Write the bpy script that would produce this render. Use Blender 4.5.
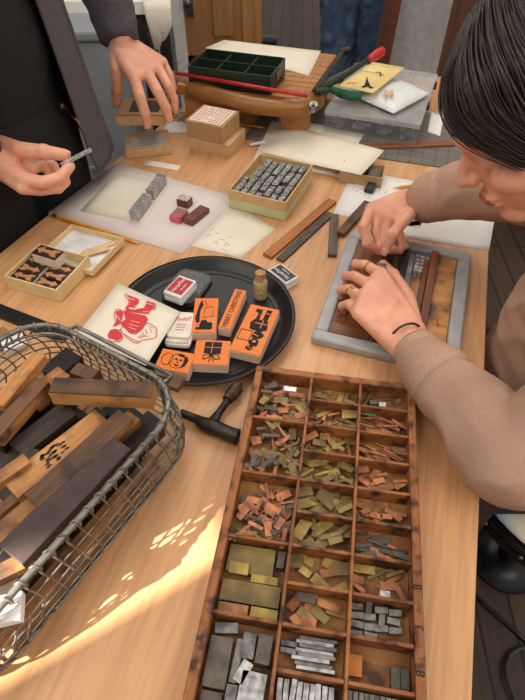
import bpy, bmesh, math, random
from mathutils import Vector, Matrix, Euler, noise
random.seed(7)
PI = math.pi
for o in list(bpy.data.objects): bpy.data.objects.remove(o)
C = bpy.context.scene.collection

# ------------------------------------------------------------- camera
TOP = 0.75; CAMZ = 1.40; PITCH = math.radians(48); FPX = 526.0
cam_d = bpy.data.cameras.new('camera'); cam = bpy.data.objects.new('camera', cam_d); C.objects.link(cam)
cam.location = (0, 0, CAMZ); cam.rotation_euler = (PI/2-PITCH, 0, 0)
cam_d.sensor_fit = 'HORIZONTAL'; cam_d.sensor_width = 36; cam_d.lens = 36*FPX/525; cam_d.clip_start = 0.02
bpy.context.scene.camera = cam
# ------------------------------------------------------------- light
world = bpy.data.worlds.new('world'); bpy.context.scene.world = world; world.use_nodes = True
world.node_tree.nodes['Background'].inputs[0].default_value = (1.0, 0.94, 0.87, 1)
world.node_tree.nodes['Background'].inputs[1].default_value = 0.50
SUN_AZ = math.radians(31); SUN_EL = math.radians(28)
sd = bpy.data.lights.new('sun', 'SUN'); sd.energy = 27; sd.angle = math.radians(0.55); sd.color = (1.0, 0.93, 0.82)
sun = bpy.data.objects.new('sun', sd); C.objects.link(sun)
sdir = Vector((math.cos(SUN_AZ)*math.cos(SUN_EL), math.sin(SUN_AZ)*math.cos(SUN_EL), -math.sin(SUN_EL)))
sun.rotation_euler = sdir.to_track_quat('-Z', 'Y').to_euler()
def area(loc, target, size, energy, col):
    d = bpy.data.lights.new('fill_light', 'AREA'); d.energy = energy; d.size = size; d.color = col  # soft fill lamp added to brighten the table; no window stands behind it
    o = bpy.data.objects.new('fill_light', d); C.objects.link(o); o.location = loc
    o.rotation_euler = (Vector(target)-Vector(loc)).to_track_quat('-Z', 'Y').to_euler()
area((-1.2, 0.25, 2.5), (0, .9, .75), 1.1, 17, (1, .94, .86))
area((0.1, 2.1, 2.8), (0, 1.0, .75), 1.3, 18, (1, .95, .9))
area((1.2, -0.5, 2.3), (.2, .5, .75), 1.3, 18, (1, .93, .85))
vs = bpy.context.scene.view_settings
vs.view_transform = 'Standard'; vs.look = 'None'; vs.exposure = 0.0; vs.gamma = 1.0; vs.use_curve_mapping = False

# ------------------------------------------------------------- geometry helpers
cp, sp = math.cos(PITCH), math.sin(PITCH)
def ray(x, y):
    u = x-262.5; v = y-350
    return Vector((u, FPX*cp-v*sp, -FPX*sp-v*cp))
def P(x, y, dz=0):                     # where a sight line meets the level dz above the table top
    d = ray(x, y); t = (CAMZ-TOP-dz)/-d.z
    return Vector((d.x*t, d.y*t, TOP+dz))
def RY(x, y, Y):                       # where a sight line meets the upright plane at distance Y
    d = ray(x, y); t = Y/d.y
    return Vector((d.x*t, Y, CAMZ+d.z*t))

def new_bm(): return bmesh.new()
def add_box(bm, c, s, M=None):
    r = bmesh.ops.create_cube(bm, size=1)
    for v in r['verts']:
        v.co = Vector((v.co.x*s[0], v.co.y*s[1], v.co.z*s[2]))
        if M: v.co = M @ v.co
        v.co += Vector(c)
    return r['verts']
def add_rod(bm, a, b, r0, r1=None, seg=10, caps=True):
    a = Vector(a); b = Vector(b); r1 = r0 if r1 is None else r1; d = b-a
    if d.length < 1e-6: return
    M = Matrix.Translation((a+b)/2) @ d.to_track_quat('Z', 'Y').to_matrix().to_4x4()
    return bmesh.ops.create_cone(bm, cap_ends=caps, segments=seg, radius1=r0, radius2=r1, depth=d.length, matrix=M)['verts']
def add_sphere(bm, c, r, sc=(1, 1, 1), u=14, v=10, M=None):
    M4 = Matrix.Translation(c) @ (M.to_4x4() if M else Matrix()) @ Matrix.Diagonal((sc[0], sc[1], sc[2], 1))
    bmesh.ops.create_uvsphere(bm, u_segments=u, v_segments=v, radius=r, matrix=M4)
def add_tube(bm, pts, r, seg=8, closed=False):
    pts = [Vector(p) for p in pts]; n = len(pts); rings = []
    rr = r if isinstance(r, (list, tuple)) else [r]*n
    up = Vector((0, 0, 1)); prev = None
    for i, p in enumerate(pts):
        if closed: t = pts[(i+1) % n]-pts[i-1]
        else: t = pts[min(i+1, n-1)]-pts[max(i-1, 0)]
        t.normalize()
        if prev is None:
            x = t.cross(up)
            if x.length < .05: x = t.cross(Vector((1, 0, 0)))
        else: x = prev-t*prev.dot(t)
        x.normalize(); prev = x; y = t.cross(x)
        rings.append([bm.verts.new(p+(x*math.cos(2*PI*k/seg)+y*math.sin(2*PI*k/seg))*rr[i]) for k in range(seg)])
    for i in range(n if closed else n-1):
        a, b = rings[i], rings[(i+1) % n]
        for k in range(seg): bm.faces.new((a[k], a[(k+1) % seg], b[(k+1) % seg], b[k]))
    if not closed: bm.faces.new(rings[0][::-1]); bm.faces.new(rings[-1])
def add_lathe(bm, prof, seg=32, M=None):
    rings = []
    for r, z in prof:
        rings.append([bm.verts.new((r*math.cos(2*PI*k/seg), r*math.sin(2*PI*k/seg), z)) for k in range(seg)])
    for a, b in zip(rings, rings[1:]):
        for k in range(seg): bm.faces.new((a[k], a[(k+1) % seg], b[(k+1) % seg], b[k]))
    bm.faces.new(rings[0][::-1]); bm.faces.new(rings[-1])
    if M: bmesh.ops.transform(bm, matrix=M, verts=[v for r in rings for v in r])
def add_prism(bm, poly, z0, z1):
    a = [bm.verts.new((x, y, z0)) for x, y in poly]; b = [bm.verts.new((x, y, z1)) for x, y in poly]
    n = len(poly)
    try: bm.faces.new(a[::-1]); bm.faces.new(b)
    except ValueError: pass
    for i in range(n): bm.faces.new((a[i], a[(i+1) % n], b[(i+1) % n], b[i]))
def obj(name, bm, mat, parent=None, bevel=0, smooth=False, seg=2):
    bmesh.ops.recalc_face_normals(bm, faces=bm.faces)
    me = bpy.data.meshes.new(name); bm.to_mesh(me); bm.free()
    if smooth:
        for p in me.polygons: p.use_smooth = True
    o = bpy.data.objects.new(name, me); C.objects.link(o); o.data.materials.append(mat)
    if parent: o.parent = parent
    if bevel:
        m = o.modifiers.new('bevel', 'BEVEL'); m.width = bevel; m.segments = seg; m.limit_method = 'ANGLE'
    return o
def tag(o, label, cat, group=None, kind=None):
    if kind: o['kind'] = kind
    if label: o['label'] = label
    if cat: o['category'] = cat
    if group: o['group'] = group
    return o
def thing(name, loc, rz, label, cat, group=None):
    o = bpy.data.objects.new(name, None); C.objects.link(o); o.empty_display_size = .02
    o.location = loc; o.rotation_euler = (0, 0, rz); return tag(o, label, cat, group)
def struct(name, bm, mat, bevel=0):
    return tag(obj(name, bm, mat, bevel=bevel), None, None, kind='structure')
def bake(o):                            # apply modifiers
    dg = bpy.context.evaluated_depsgraph_get(); dg.update()
    me = bpy.data.meshes.new_from_object(o.evaluated_get(dg)); o.modifiers.clear(); o.data = me; return o
class Fr:                               # local frame of a box whose top face is seen at pixels a, b (edge) and c (across)
    def __init__(s, a, b, c, z0, z1):
        A, B_, Cc = P(*a, z1), P(*b, z1), P(*c, z1)
        e = B_-A; s.L = e.length; e.normalize(); n = Vector((-e.y, e.x, 0)); w = (Cc-A).dot(n)
        s.W = abs(w); s.ctr = A+e*s.L/2+n*w/2; s.rz = math.atan2(e.y, e.x); s.H = z1-z0; s.z0 = z0
        s.loc = Vector((s.ctr.x, s.ctr.y, TOP+z0))
        s.size = (s.L, s.W, s.H)
def slab(name, mat, fr, label, cat, group=None, bevel=.0008, parent=None, tilt=(0, 0)):
    bm = new_bm(); add_box(bm, (0, 0, fr.H/2), fr.size)
    o = obj(name, bm, mat, parent, bevel)
    o.location = fr.loc; o.rotation_euler = (tilt[0], tilt[1], fr.rz)
    if label: tag(o, label, cat, group)
    return o
FONT = None
def text(s, size, mat, parent, loc, rz=0, name='lettering', depth=.0002, sx=1, italic=False, rot=None):
    cu = bpy.data.curves.new(name, 'FONT'); cu.body = s; cu.size = size; cu.extrude = depth
    cu.align_x = 'CENTER'; cu.align_y = 'CENTER'
    if italic: cu.shear = .3
    t = bpy.data.objects.new(name, cu); C.objects.link(t)
    dg = bpy.context.evaluated_depsgraph_get(); dg.update()
    me = bpy.data.meshes.new_from_object(t.evaluated_get(dg)); bpy.data.objects.remove(t)
    o = bpy.data.objects.new(name, me); C.objects.link(o); me.materials.clear(); me.materials.append(mat)
    o.parent = parent; o.location = loc; o.rotation_euler = rot or (0, 0, rz); o.scale = (sx, 1, 1)
    return o

# ------------------------------------------------------------- materials
def s2l(c):
    return tuple((x/12.92 if x <= .04045 else ((x+.055)/1.055)**2.4) for x in [v/255 for v in c])+(1,)
MC = {}
def mat(name, col, rough=.6, metal=0, col2=None, scale=30, stretch=(1, 1, 1), bump=0, vary=0, alpha=1, trans=0, sss=0, spec=.5, detail=4, contrast=(.35, .65), coat=0):
    if name in MC: return MC[name]
    m = bpy.data.materials.new(name); m.use_nodes = True; N = m.node_tree.nodes; L = m.node_tree.links
    b = N['Principled BSDF']; b.inputs['Roughness'].default_value = rough; b.inputs['Metallic'].default_value = metal
    b.inputs['Specular IOR Level'].default_value = spec
    b.inputs['Base Color'].default_value = s2l(col)
    if coat: b.inputs['Coat Weight'].default_value = coat
    if sss:
        b.inputs['Subsurface Weight'].default_value = sss; b.inputs['Subsurface Radius'].default_value = (.012, .005, .003)
        b.inputs['Subsurface Scale'].default_value = .5
    if trans: b.inputs['Transmission Weight'].default_value = trans; b.inputs['IOR'].default_value = 1.3
    if alpha < 1: b.inputs['Alpha'].default_value = alpha
    col2 = col2 or tuple(int(x*.9) for x in col)
    tc = N.new('ShaderNodeTexCoord'); mp = N.new('ShaderNodeMapping'); mp.inputs['Scale'].default_value = stretch
    oi = N.new('ShaderNodeObjectInfo'); ad = N.new('ShaderNodeVectorMath'); ad.operation = 'ADD'
    ml = N.new('ShaderNodeMath'); ml.operation = 'MULTIPLY'; ml.inputs[1].default_value = 7.0
    L.new(oi.outputs['Random'], ml.inputs[0]); L.new(tc.outputs['Object'], ad.inputs[0]); L.new(ml.outputs[0], ad.inputs[1])
    L.new(ad.outputs[0], mp.inputs[0])
    no = N.new('ShaderNodeTexNoise'); no.inputs['Scale'].default_value = scale; no.inputs['Detail'].default_value = detail
    L.new(mp.outputs[0], no.inputs['Vector'])
    cr = N.new('ShaderNodeValToRGB'); cr.color_ramp.elements[0].position = contrast[0]; cr.color_ramp.elements[1].position = contrast[1]
    cr.color_ramp.elements[0].color = s2l(col); cr.color_ramp.elements[1].color = s2l(col2)
    L.new(no.outputs[0], cr.inputs[0]); out = cr.outputs[0]
    if vary:
        hs = N.new('ShaderNodeHueSaturation'); mr = N.new('ShaderNodeMapRange')
        mr.inputs['To Min'].default_value = 1-vary; mr.inputs['To Max'].default_value = 1+vary
        L.new(oi.outputs['Random'], mr.inputs['Value']); L.new(mr.outputs[0], hs.inputs['Value']); L.new(out, hs.inputs['Color']); out = hs.outputs[0]
    L.new(out, b.inputs['Base Color'])
    if bump:
        bp = N.new('ShaderNodeBump'); bp.inputs['Strength'].default_value = bump; bp.inputs['Distance'].default_value = .001
        L.new(no.outputs[0], bp.inputs['Height']); L.new(bp.outputs[0], b.inputs['Normal'])
    MC[name] = m; return m
def woodgrain(name, c1, c2, c3, along='x', scale=1.0, rough=.5, vary=0, dirt=None):
    if name in MC: return MC[name]
    m = bpy.data.materials.new(name); m.use_nodes = True; N = m.node_tree.nodes; L = m.node_tree.links
    b = N['Principled BSDF']; b.inputs['Roughness'].default_value = rough
    tc = N.new('ShaderNodeTexCoord'); oi = N.new('ShaderNodeObjectInfo'); ad = N.new('ShaderNodeVectorMath')
    ml = N.new('ShaderNodeMath'); ml.operation = 'MULTIPLY'; ml.inputs[1].default_value = 5.0
    L.new(oi.outputs['Random'], ml.inputs[0]); L.new(tc.outputs['Object'], ad.inputs[0]); L.new(ml.outputs[0], ad.inputs[1])
    mp = N.new('ShaderNodeMapping'); k = scale
    mp.inputs['Scale'].default_value = {'x': (3*k, 45*k, 45*k), 'y': (45*k, 3*k, 45*k), 'z': (45*k, 45*k, 3*k)}[along]
    L.new(ad.outputs[0], mp.inputs[0])
    n1 = N.new('ShaderNodeTexNoise'); n1.inputs['Scale'].default_value = 1; n1.inputs['Detail'].default_value = 5; n1.inputs['Distortion'].default_value = .6
    n2 = N.new('ShaderNodeTexNoise'); n2.inputs['Scale'].default_value = 5; n2.inputs['Detail'].default_value = 3
    L.new(mp.outputs[0], n1.inputs['Vector']); L.new(mp.outputs[0], n2.inputs['Vector'])
    cr = N.new('ShaderNodeValToRGB'); e = cr.color_ramp.elements; e[0].position = .3; e[0].color = s2l(c1); e[1].position = .72; e[1].color = s2l(c3)
    x = e.new(.5); x.color = s2l(c2); L.new(n1.outputs[0], cr.inputs[0])
    mx = N.new('ShaderNodeMix'); mx.data_type = 'RGBA'; mx.blend_type = 'MULTIPLY'; mx.inputs['Factor'].default_value = .35
    L.new(cr.outputs[0], mx.inputs['A'])
    c2r = N.new('ShaderNodeValToRGB'); c2r.color_ramp.elements[0].position = .35; c2r.color_ramp.elements[0].color = (.6, .55, .5, 1); c2r.color_ramp.elements[1].position = .55
    L.new(n2.outputs[0], c2r.inputs[0]); L.new(c2r.outputs[0], mx.inputs['B']); out = mx.outputs['Result']
    if dirt:
        n3 = N.new('ShaderNodeTexNoise'); n3.inputs['Scale'].default_value = dirt[1]; n3.inputs['Detail'].default_value = 6
        L.new(ad.outputs[0], n3.inputs['Vector']); r3 = N.new('ShaderNodeValToRGB'); r3.color_ramp.elements[0].position = .48; r3.color_ramp.elements[1].position = .66
        L.new(n3.outputs[0], r3.inputs[0]); m3 = N.new('ShaderNodeMix'); m3.data_type = 'RGBA'
        L.new(r3.outputs[0], m3.inputs['Factor']); L.new(out, m3.inputs['A']); m3.inputs['B'].default_value = s2l(dirt[0]); out = m3.outputs['Result']
    if vary:
        hs = N.new('ShaderNodeHueSaturation'); mr = N.new('ShaderNodeMapRange')
        mr.inputs['To Min'].default_value = 1-vary; mr.inputs['To Max'].default_value = 1+vary
        L.new(oi.outputs['Random'], mr.inputs['Value']); L.new(mr.outputs[0], hs.inputs['Value']); L.new(out, hs.inputs['Color']); out = hs.outputs[0]
    L.new(out, b.inputs['Base Color'])
    bp = N.new('ShaderNodeBump'); bp.inputs['Strength'].default_value = .25; bp.inputs['Distance'].default_value = .001
    L.new(n2.outputs[0], bp.inputs['Height']); L.new(bp.outputs[0], b.inputs['Normal'])
    MC[name] = m; return m
def tiled(name, c1, c2, mortar, bw, rh, ms, offset=.5, rough=.6, rot=0):
    m = bpy.data.materials.new(name); m.use_nodes = True; N = m.node_tree.nodes; L = m.node_tree.links
    b = N['Principled BSDF']; b.inputs['Roughness'].default_value = rough
    tc = N.new('ShaderNodeTexCoord'); mp = N.new('ShaderNodeMapping'); mp.inputs['Rotation'].default_value = (0, 0, rot)
    br = N.new('ShaderNodeTexBrick'); br.offset = offset; br.inputs['Scale'].default_value = 1
    br.inputs['Brick Width'].default_value = bw; br.inputs['Row Height'].default_value = rh; br.inputs['Mortar Size'].default_value = ms
    br.inputs['Color1'].default_value = s2l(c1); br.inputs['Color2'].default_value = s2l(c2); br.inputs['Mortar'].default_value = s2l(mortar)
    L.new(tc.outputs['Object'], mp.inputs[0]); L.new(mp.outputs[0], br.inputs['Vector'])
    n = N.new('ShaderNodeTexNoise'); n.inputs['Scale'].default_value = 3; n.inputs['Detail'].default_value = 6
    m2 = N.new('ShaderNodeMapping'); m2.inputs['Scale'].default_value = (2, 20, 1); L.new(mp.outputs[0], m2.inputs[0]); L.new(m2.outputs[0], n.inputs['Vector'])
    mx = N.new('ShaderNodeMix'); mx.data_type = 'RGBA'; mx.blend_type = 'OVERLAY'; mx.inputs['Factor'].default_value = .45
    L.new(br.outputs['Color'], mx.inputs['A']); L.new(n.outputs[0], mx.inputs['B']); L.new(mx.outputs['Result'], b.inputs['Base Color'])
    MC[name] = m; return m
M_table = woodgrain('birch_table', (220, 168, 119), (212, 159, 111), (201, 147, 99), 'y', .55, .42)
M_ply = woodgrain('ply_edge', (196, 150, 100), (170, 122, 78), (150, 104, 64), 'x', 2, .6)
M_case = woodgrain('case_wood', (178, 114, 62), (150, 90, 46), (112, 64, 34), 'x', 1.2, .6, 0, ((50, 28, 18), 45))
M_caseY = woodgrain('case_wood_long', (182, 120, 64), (154, 94, 48), (114, 68, 36), 'y', 1.2, .6, 0, ((54, 30, 18), 60))
M_casefloor = woodgrain('case_floor', (176, 126, 66), (150, 102, 52), (120, 78, 42), 'x', .8, .7, 0, ((70, 46, 28), 30))
M_orange = woodgrain('orange_wood', (206, 138, 72), (190, 118, 58), (160, 94, 46), 'x', 1.5, .55, .08)
M_raw = woodgrain('worn_wood', (196, 142, 88), (172, 116, 66), (134, 86, 50), 'x', 1.3, .6, .08, ((80, 56, 40), 26))
M_pine = woodgrain('pine_wood', (214, 160, 98), (198, 140, 80), (172, 114, 62), 'x', 1.3, .55, .06, ((96, 68, 46), 22))
M_brown = woodgrain('brown_wood', (128, 88, 56), (104, 70, 44), (74, 50, 34), 'x', 1.5, .6, .12, ((52, 38, 28), 25))
M_dark = woodgrain('dark_wood', (72, 54, 42), (54, 42, 34), (36, 30, 26), 'x', 1.5, .55, .15)
M_black = woodgrain('black_wood', (44, 38, 34), (34, 30, 28), (24, 22, 20), 'x', 1.5, .5, .15)
M_purple = mat('purple_brown_board', (74, 54, 50), .7, 0, (60, 44, 42), 60, (1, 1, 1), .3)
M_cutter = woodgrain('cutter_board', (196, 140, 80), (182, 124, 66), (160, 104, 54), 'x', .8, .5)
M_beam = woodgrain('cutter_beam', (164, 112, 54), (150, 100, 46), (136, 88, 40), 'x', .5, .35)
M_door = woodgrain('door_wood', (190, 140, 90), (178, 126, 76), (158, 106, 60), 'z', .5, .45)
M_post = woodgrain('post_wood', (126, 76, 50), (106, 60, 40), (84, 46, 30), 'z', .5, .5)
M_stampwood = woodgrain('stamp_maple', (240, 210, 188), (232, 196, 172), (214, 176, 150), 'x', 2, .6)
M_stamporange = mat('stamp_orange', (236, 128, 36), .45, 0, (224, 112, 28), 120, (1, 6, 1))
M_paper = mat('cream_paper', (238, 228, 208), .8, 0, (232, 220, 198), 8)
M_white = mat('white_paper', (238, 234, 228), .8, 0, (232, 226, 220), 8)
M_pinkw = mat('pinkish_paper', (226, 214, 206), .8, 0, (220, 206, 198), 6)
M_kraft = mat('kraft_board', (186, 148, 104), .8, 0, (172, 134, 92), 60)
M_tan = mat('tan_board', (214, 176, 128), .8, 0, (204, 164, 116), 60)
M_cream = mat('cream_board', (232, 206, 152), .75, 0, (222, 194, 140), 30)
M_greenb = mat('pale_green_board', (206, 206, 158), .75, 0, (196, 196, 148), 30)
M_blackp = mat('black_plastic', (22, 22, 24), .35, 0, (16, 16, 18), 40)
M_tray = mat('black_tin', (34, 32, 32), .38, .3, (24, 23, 23), 25, (1, 1, 1), .2)
M_green = mat('green_tin', (38, 58, 40), .45, .2, (30, 46, 34), 15)
M_red = mat('red_paint', (196, 30, 40), .35)
M_redink = mat('red_ink', (204, 44, 52), .8, 0, (216, 70, 74), 300)
M_blkink = mat('black_ink', (26, 24, 26), .8)
M_greyink = mat('grey_ink', (130, 118, 110), .8)
M_steel = mat('steel', (150, 150, 148), .35, .9, (110, 110, 110), 80, vary=.1)
M_lead = mat('type_metal', (150, 146, 140), .45, .55, (96, 94, 92), 90, vary=.2)
M_leadd = mat('dark_type_metal', (104, 94, 84), .5, .35, (74, 68, 62), 70, vary=.2)
M_silver = mat('bright_type_metal', (230, 228, 226), .3, .4, (150, 148, 148), 120, vary=.15)
M_sort = mat('cast_type_metal', (188, 186, 184), .34, .5, (160, 158, 156), 40, vary=.12)
M_copper = mat('copper', (196, 128, 84), .55, .25, (134, 84, 56), 60, vary=.28)
M_brass = mat('brass', (180, 152, 76), .5, .3, (132, 110, 60), 60, vary=.25)
M_olive = mat('tarnished_brass', (140, 118, 68), .5, .3, (100, 84, 50), 40, vary=.15)
M_iron = mat('old_iron', (66, 58, 50), .42, .7, (42, 38, 36), 60, bump=.3)
M_wire = mat('galvanised_wire', (150, 146, 136), .42, .55, (104, 102, 96), 40)
M_greyp = mat('grey_painted_chase', (172, 172, 170), .5, .05, (156, 157, 157), 30)
M_skin = mat('skin', (238, 178, 146), .5, 0, (226, 156, 126), 22, sss=.15)
M_nail = mat('fingernail', (236, 178, 158), .3)
M_hair = mat('dark_brown_hair', (58, 42, 34), .42, 0, (34, 25, 22), 60)
M_sweat = mat('taupe_sweatshirt', (190, 153, 128), .95, 0, (180, 144, 120), 420, bump=.5, detail=6)
M_rib = mat('taupe_ribbing', (196, 160, 134), .95, 0, (182, 147, 123), 300, (1, 1, 1), .6)
M_tee = mat('black_cotton', (28, 26, 28), .9, 0, (22, 20, 22), 200, bump=.2)
M_bjean = mat('black_denim', (30, 28, 30), .9, 0, (22, 21, 23), 300, bump=.4)
M_hood = mat('slate_hoodie', (90, 84, 88), .9, 0, (72, 67, 72), 240, bump=.4)
M_jean = mat('blue_denim', (74, 98, 124), .9, 0, (50, 70, 94), 30, bump=.2)
M_gold = mat('gold', (214, 170, 84), .25, 1)
M_cork = mat('cork', (190, 144, 96), .9, 0, (150, 106, 66), 200)
M_glitter = mat('gold_glitter', (226, 196, 112), .35, .3, (120, 96, 48), 400)
def glassy(name, col, rough=.05, alpha=.3):
    m = mat(name, col, rough, 0, alpha=alpha, spec=.8); return m
M_glass = glassy('clear_glass', (225, 230, 225), .03, .12)
M_clear = glassy('clear_plastic', (205, 208, 210), .06, .10)
M_cloudy = glassy('frosted_plastic', (206, 206, 202), .2, .42)
M_bag = mat('bubble_wrap', (240, 240, 236), .3, 0, (224, 226, 224), 160, bump=.5, alpha=.92)
M_floor = tiled('floor_planks', (84, 64, 48), (70, 52, 40), (30, 22, 18), 1.4, .085, .004, .37, .6, PI/2+.05)
M_mat = tiled('cutting_mat', (112, 104, 96), (110, 102, 94), (82, 76, 70), .03, .03, .0014, 0, .55)
M_wallblue = mat('pale_blue_wall', (176, 192, 210), .8)
M_wall = mat('white_wall', (222, 216, 214), .85)
M_greybox = mat('grey_bin', (150, 154, 158), .6, 0, (138, 142, 146), 5)

# ------------------------------------------------------------- structure
bm = new_bm(); add_box(bm, (0, 1.5, -.02), (7, 9, .04)); fl = struct('floor', bm, M_floor)
# unseen wall added to block the sun; its slit shapes one sunlit band
def sunwall():
    az = SUN_AZ; e = Vector((math.cos(az), math.sin(az), 0)); n = Vector((-e.y, e.x, 0))
    anchor = Vector((-.274, .100, TOP)); end = Vector((-.0338, .2445, TOP))
    D = 2.5; s0 = -.45; s1 = (end-anchor).dot(e)+.0
    w0, w1 = 0.010, .092; k = math.tan(SUN_EL)
    z0 = TOP+(D+s0)*k; z1 = TOP+(D+s1)*k
    base = anchor-e*D
    bm = new_bm(); R = Matrix.Rotation(az, 4, 'Z')
    def pan(a0, a1, b0, b1):
        c = base+n*((a0+a1)/2); add_box(bm, (c.x, c.y, (b0+b1)/2), (.012, a1-a0, b1-b0), R.to_3x3())
    pan(-3.0, w0, 0, 4.6); pan(w1, 5.0, 0, 4.6); pan(w0, w1, 0, z0); pan(w0, w1, z1, 4.6)
    struct('sun_mask_wall', bm, M_wall)
sunwall()
# back corner: pale blue wall, white jamb, golden door, white panel, post
bm = new_bm(); a = RY(40, 0, 2.75); b = RY(176, 0, 2.75)
add_box(bm, ((a.x+b.x)/2-.4, 2.80, 1.2), (b.x-a.x+.8, .08, 2.4)); struct('wall_back', bm, M_wallblue)
a = RY(171, 10, 2.7); b = RY(183, 10, 2.7)
bm = new_bm(); add_box(bm, ((a.x+b.x)/2+.005, 2.71, 1.1), (b.x-a.x, .1, 2.2)); struct('trim_1', bm, M_white, .004)
a = RY(183, 10, 2.7); b = RY(262, 10, 2.7)
W = b.x-a.x; cx = (a.x+b.x)/2
zs = RY(240, 39, 2.7).z; 
bm = new_bm()
st = .09
add_box(bm, (cx-W/2+st/2+.01, 2.7, 1.05), (st+.02, .04, 2.1)); add_box(bm, (cx+W/2-st/2, 2.7, 1.05), (st, .04, 2.1))
zp = RY(220, 53, 2.7).z
add_box(bm, (cx, 2.7, zp/2), (W, .04, zp)); add_box(bm, (cx, 2.7, 2.0), (W, .04, .2))
door = struct('door_1', bm, M_door, .004)
bm = new_bm(); add_box(bm, (cx, 2.712, (zp+1.9)/2), (W-.1, .02, 1.95-zp)); add_box(bm, (cx, 2.70, (zp+.04+1.9)/2), (W-st*2-.08, .02, 1.8-zp))
obj('panel', bm, M_door, door, .006)
hp = RY(189, 5, 2.67)
bm = new_bm(); add_box(bm, (hp.x, 2.675, hp.z+.05), (.035, .006, .20)); pl = obj('handle_plate', bm, M_steel, door, .002); pl['label'] = 'grey metal lock plate'
bm = new_bm(); add_rod(bm, (hp.x, 2.67, hp.z+.02), (hp.x, 2.63, hp.z+.02), .008); add_sphere(bm, (hp.x, 2.62, hp.z+.02), .022); obj('door_knob', bm, M_steel, door, smooth=True)
# white upright panel
a = RY(394, 10, 2.5); b = RY(462, 10, 2.5)
bm = new_bm(); add_box(bm, ((a.x+b.x)/2+.25, 2.53, 1.2), (b.x-a.x+.55, .05, 2.4)); struct('wall_right', bm, M_wall)
a = RY(390, 10, 2.46); bm = new_bm()
add_rod(bm, RY(399, -30, 2.46), RY(379, 75, 2.42), .035, seg=4); struct('trim_2', bm, M_post)

# ------------------------------------------------------------- table
tl = [P(0, 253), P(119, 158), P(176, 106)]
dl = (P(119, 158)-P(0, 253)).normalized(); dr = (P(480, 487)-P(472, 700)).normalized()
A = P(0, 253)-dl*1.15; B = P(119, 158)+dl*.42; D = P(472, 700)-dr*.30; E_ = P(436, 68)+dr*.02
Rr = P(480, 487)+dr*1.50
tb = thing('work_table', (0, .7, 0), -.30, 'large pale birch plywood work table covered with printing things', 'table')
bm = new_bm(); TI = Matrix.Rotation(.30, 3, 'Z'); add_prism(bm, [tuple((TI @ Vector((v.x, v.y-.7, 0)))[:2]) for v in (A, D, P(480, 487), Rr, B)], TOP-.03, TOP)
obj('tabletop', bm, M_table, tb, .002)
for x, y in ((.12, -.5), (-.62, -.25), (.42, .78), (-.12, .62)):
    bm = new_bm(); lv = TI @ Vector((x, y, .36)); add_box(bm, lv, (.06, .06, .72)); obj('leg', bm, M_ply, tb, .003)

def sheet(name, quad, mt, label, cat, group=None, th=.0004, parent=None, curl=0, n=6):
    q = [P(x, y, z) for x, y, z in quad]; c = sum(q, Vector())/4; bm = new_bm()
    g = [[None]*(n+1) for _ in range(n+1)]; h = [[None]*(n+1) for _ in range(n+1)]
    for i in range(n+1):
        for j in range(n+1):
            u, v = i/n, j/n
            p = q[0]*(1-u)*(1-v)+q[1]*u*(1-v)+q[2]*u*v+q[3]*(1-u)*v
            p.z += curl*((2*u-1)**2*.6+(2*v-1)**2*.4)
            g[i][j] = bm.verts.new(p-c+Vector((0, 0, th))); h[i][j] = bm.verts.new(p-c)
    for i in range(n):
        for j in range(n):
            bm.faces.new((g[i][j], g[i+1][j], g[i+1][j+1], g[i][j+1])); bm.faces.new((h[i][j], h[i][j+1], h[i+1][j+1], h[i+1][j]))
    for i in range(n):
        for a, b in (((i, 0), (i+1, 0)), ((i+1, n), (i, n)), ((0, i+1), (0, i)), ((n, i), (n, i+1))):
            bm.faces.new((g[a[0]][a[1]], h[a[0]][a[1]], h[b[0]][b[1]], g[b[0]][b[1]]))
    o = obj(name, bm, mt, parent, smooth=True); o.location = c
    for p in o.data.polygons: p.use_smooth = len(p.vertices) == 4 and p.area > 2e-6
    if label: tag(o, label, cat, group)
    return o
def ink(parent, polys, dz, mt, name='print', c=None):     # printed marks, lying on their sheet
    c = c or parent.location; bm = new_bm()
    for k, poly in enumerate(polys):
        vs_ = []
        for x, y in poly:
            p = P(x, y, dz); vs_.append((p.x-c.x, p.y-c.y))
        z = TOP+dz-c.z+.00002*k
        add_prism(bm, vs_, z, z+.0002)
    return obj(name, bm, mt, parent)
def strokes(parent, lines, dz, mt, w=.0008, name='print'):
    c = parent.location; bm = new_bm()
    for ln in lines:
        pts = [P(x, y, dz)-c for x, y in ln]
        for a, b in zip(pts, pts[1:]):
            d = b-a; 
            if d.length < 1e-5: continue
            add_box(bm, (a+b)/2+Vector((0, 0, .0002)), (d.length+w*.6, w, .0003), Matrix.Rotation(math.atan2(d.y, d.x), 3, 'Z'))
    return obj(name, bm, mt, parent)

# ------------------------------------------------------------- cutting mat + paper cutter
fr = Fr((243, 138), (462, 170), (252, 90), 0, .003)
slab('cutting_mat', M_mat, fr, 'grey gridded cutting mat lying at the far end of the table', 'cutting mat')
cu = thing('paper_cutter', P(262, 96, 0), 0, 'wooden guillotine paper cutter with curved front beam and red rod', 'paper cutter')
O = cu.location
fr = Fr((176, 84), (314, 100), (212, 42), .072, .10)
bm = new_bm(); add_box(bm, (0, 0, fr.H/2), fr.size); o = obj('board', bm, M_cutter, cu, .003); o.location = fr.loc-O; o.rotation_euler.z = fr.rz
ex = Vector((math.cos(fr.rz), math.sin(fr.rz), 0)); ey = Vector((-ex.y, ex.x, 0)); cc = fr.loc-O
R3 = Matrix.Rotation(fr.rz, 3, 'Z')
for sx, sy in ((-1, -1), (1, -1), (-1, 1), (1, 1)):
    bm = new_bm(); p = cc+ex*sx*(fr.L/2-.05)+ey*sy*(fr.W/2-.03); hh = TOP+.073-O.z-TOP
    add_box(bm, (p.x, p.y, .036+(.0015)), (.07, .05, .069), R3); obj('foot', bm, M_cutter, cu, .003)
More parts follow.
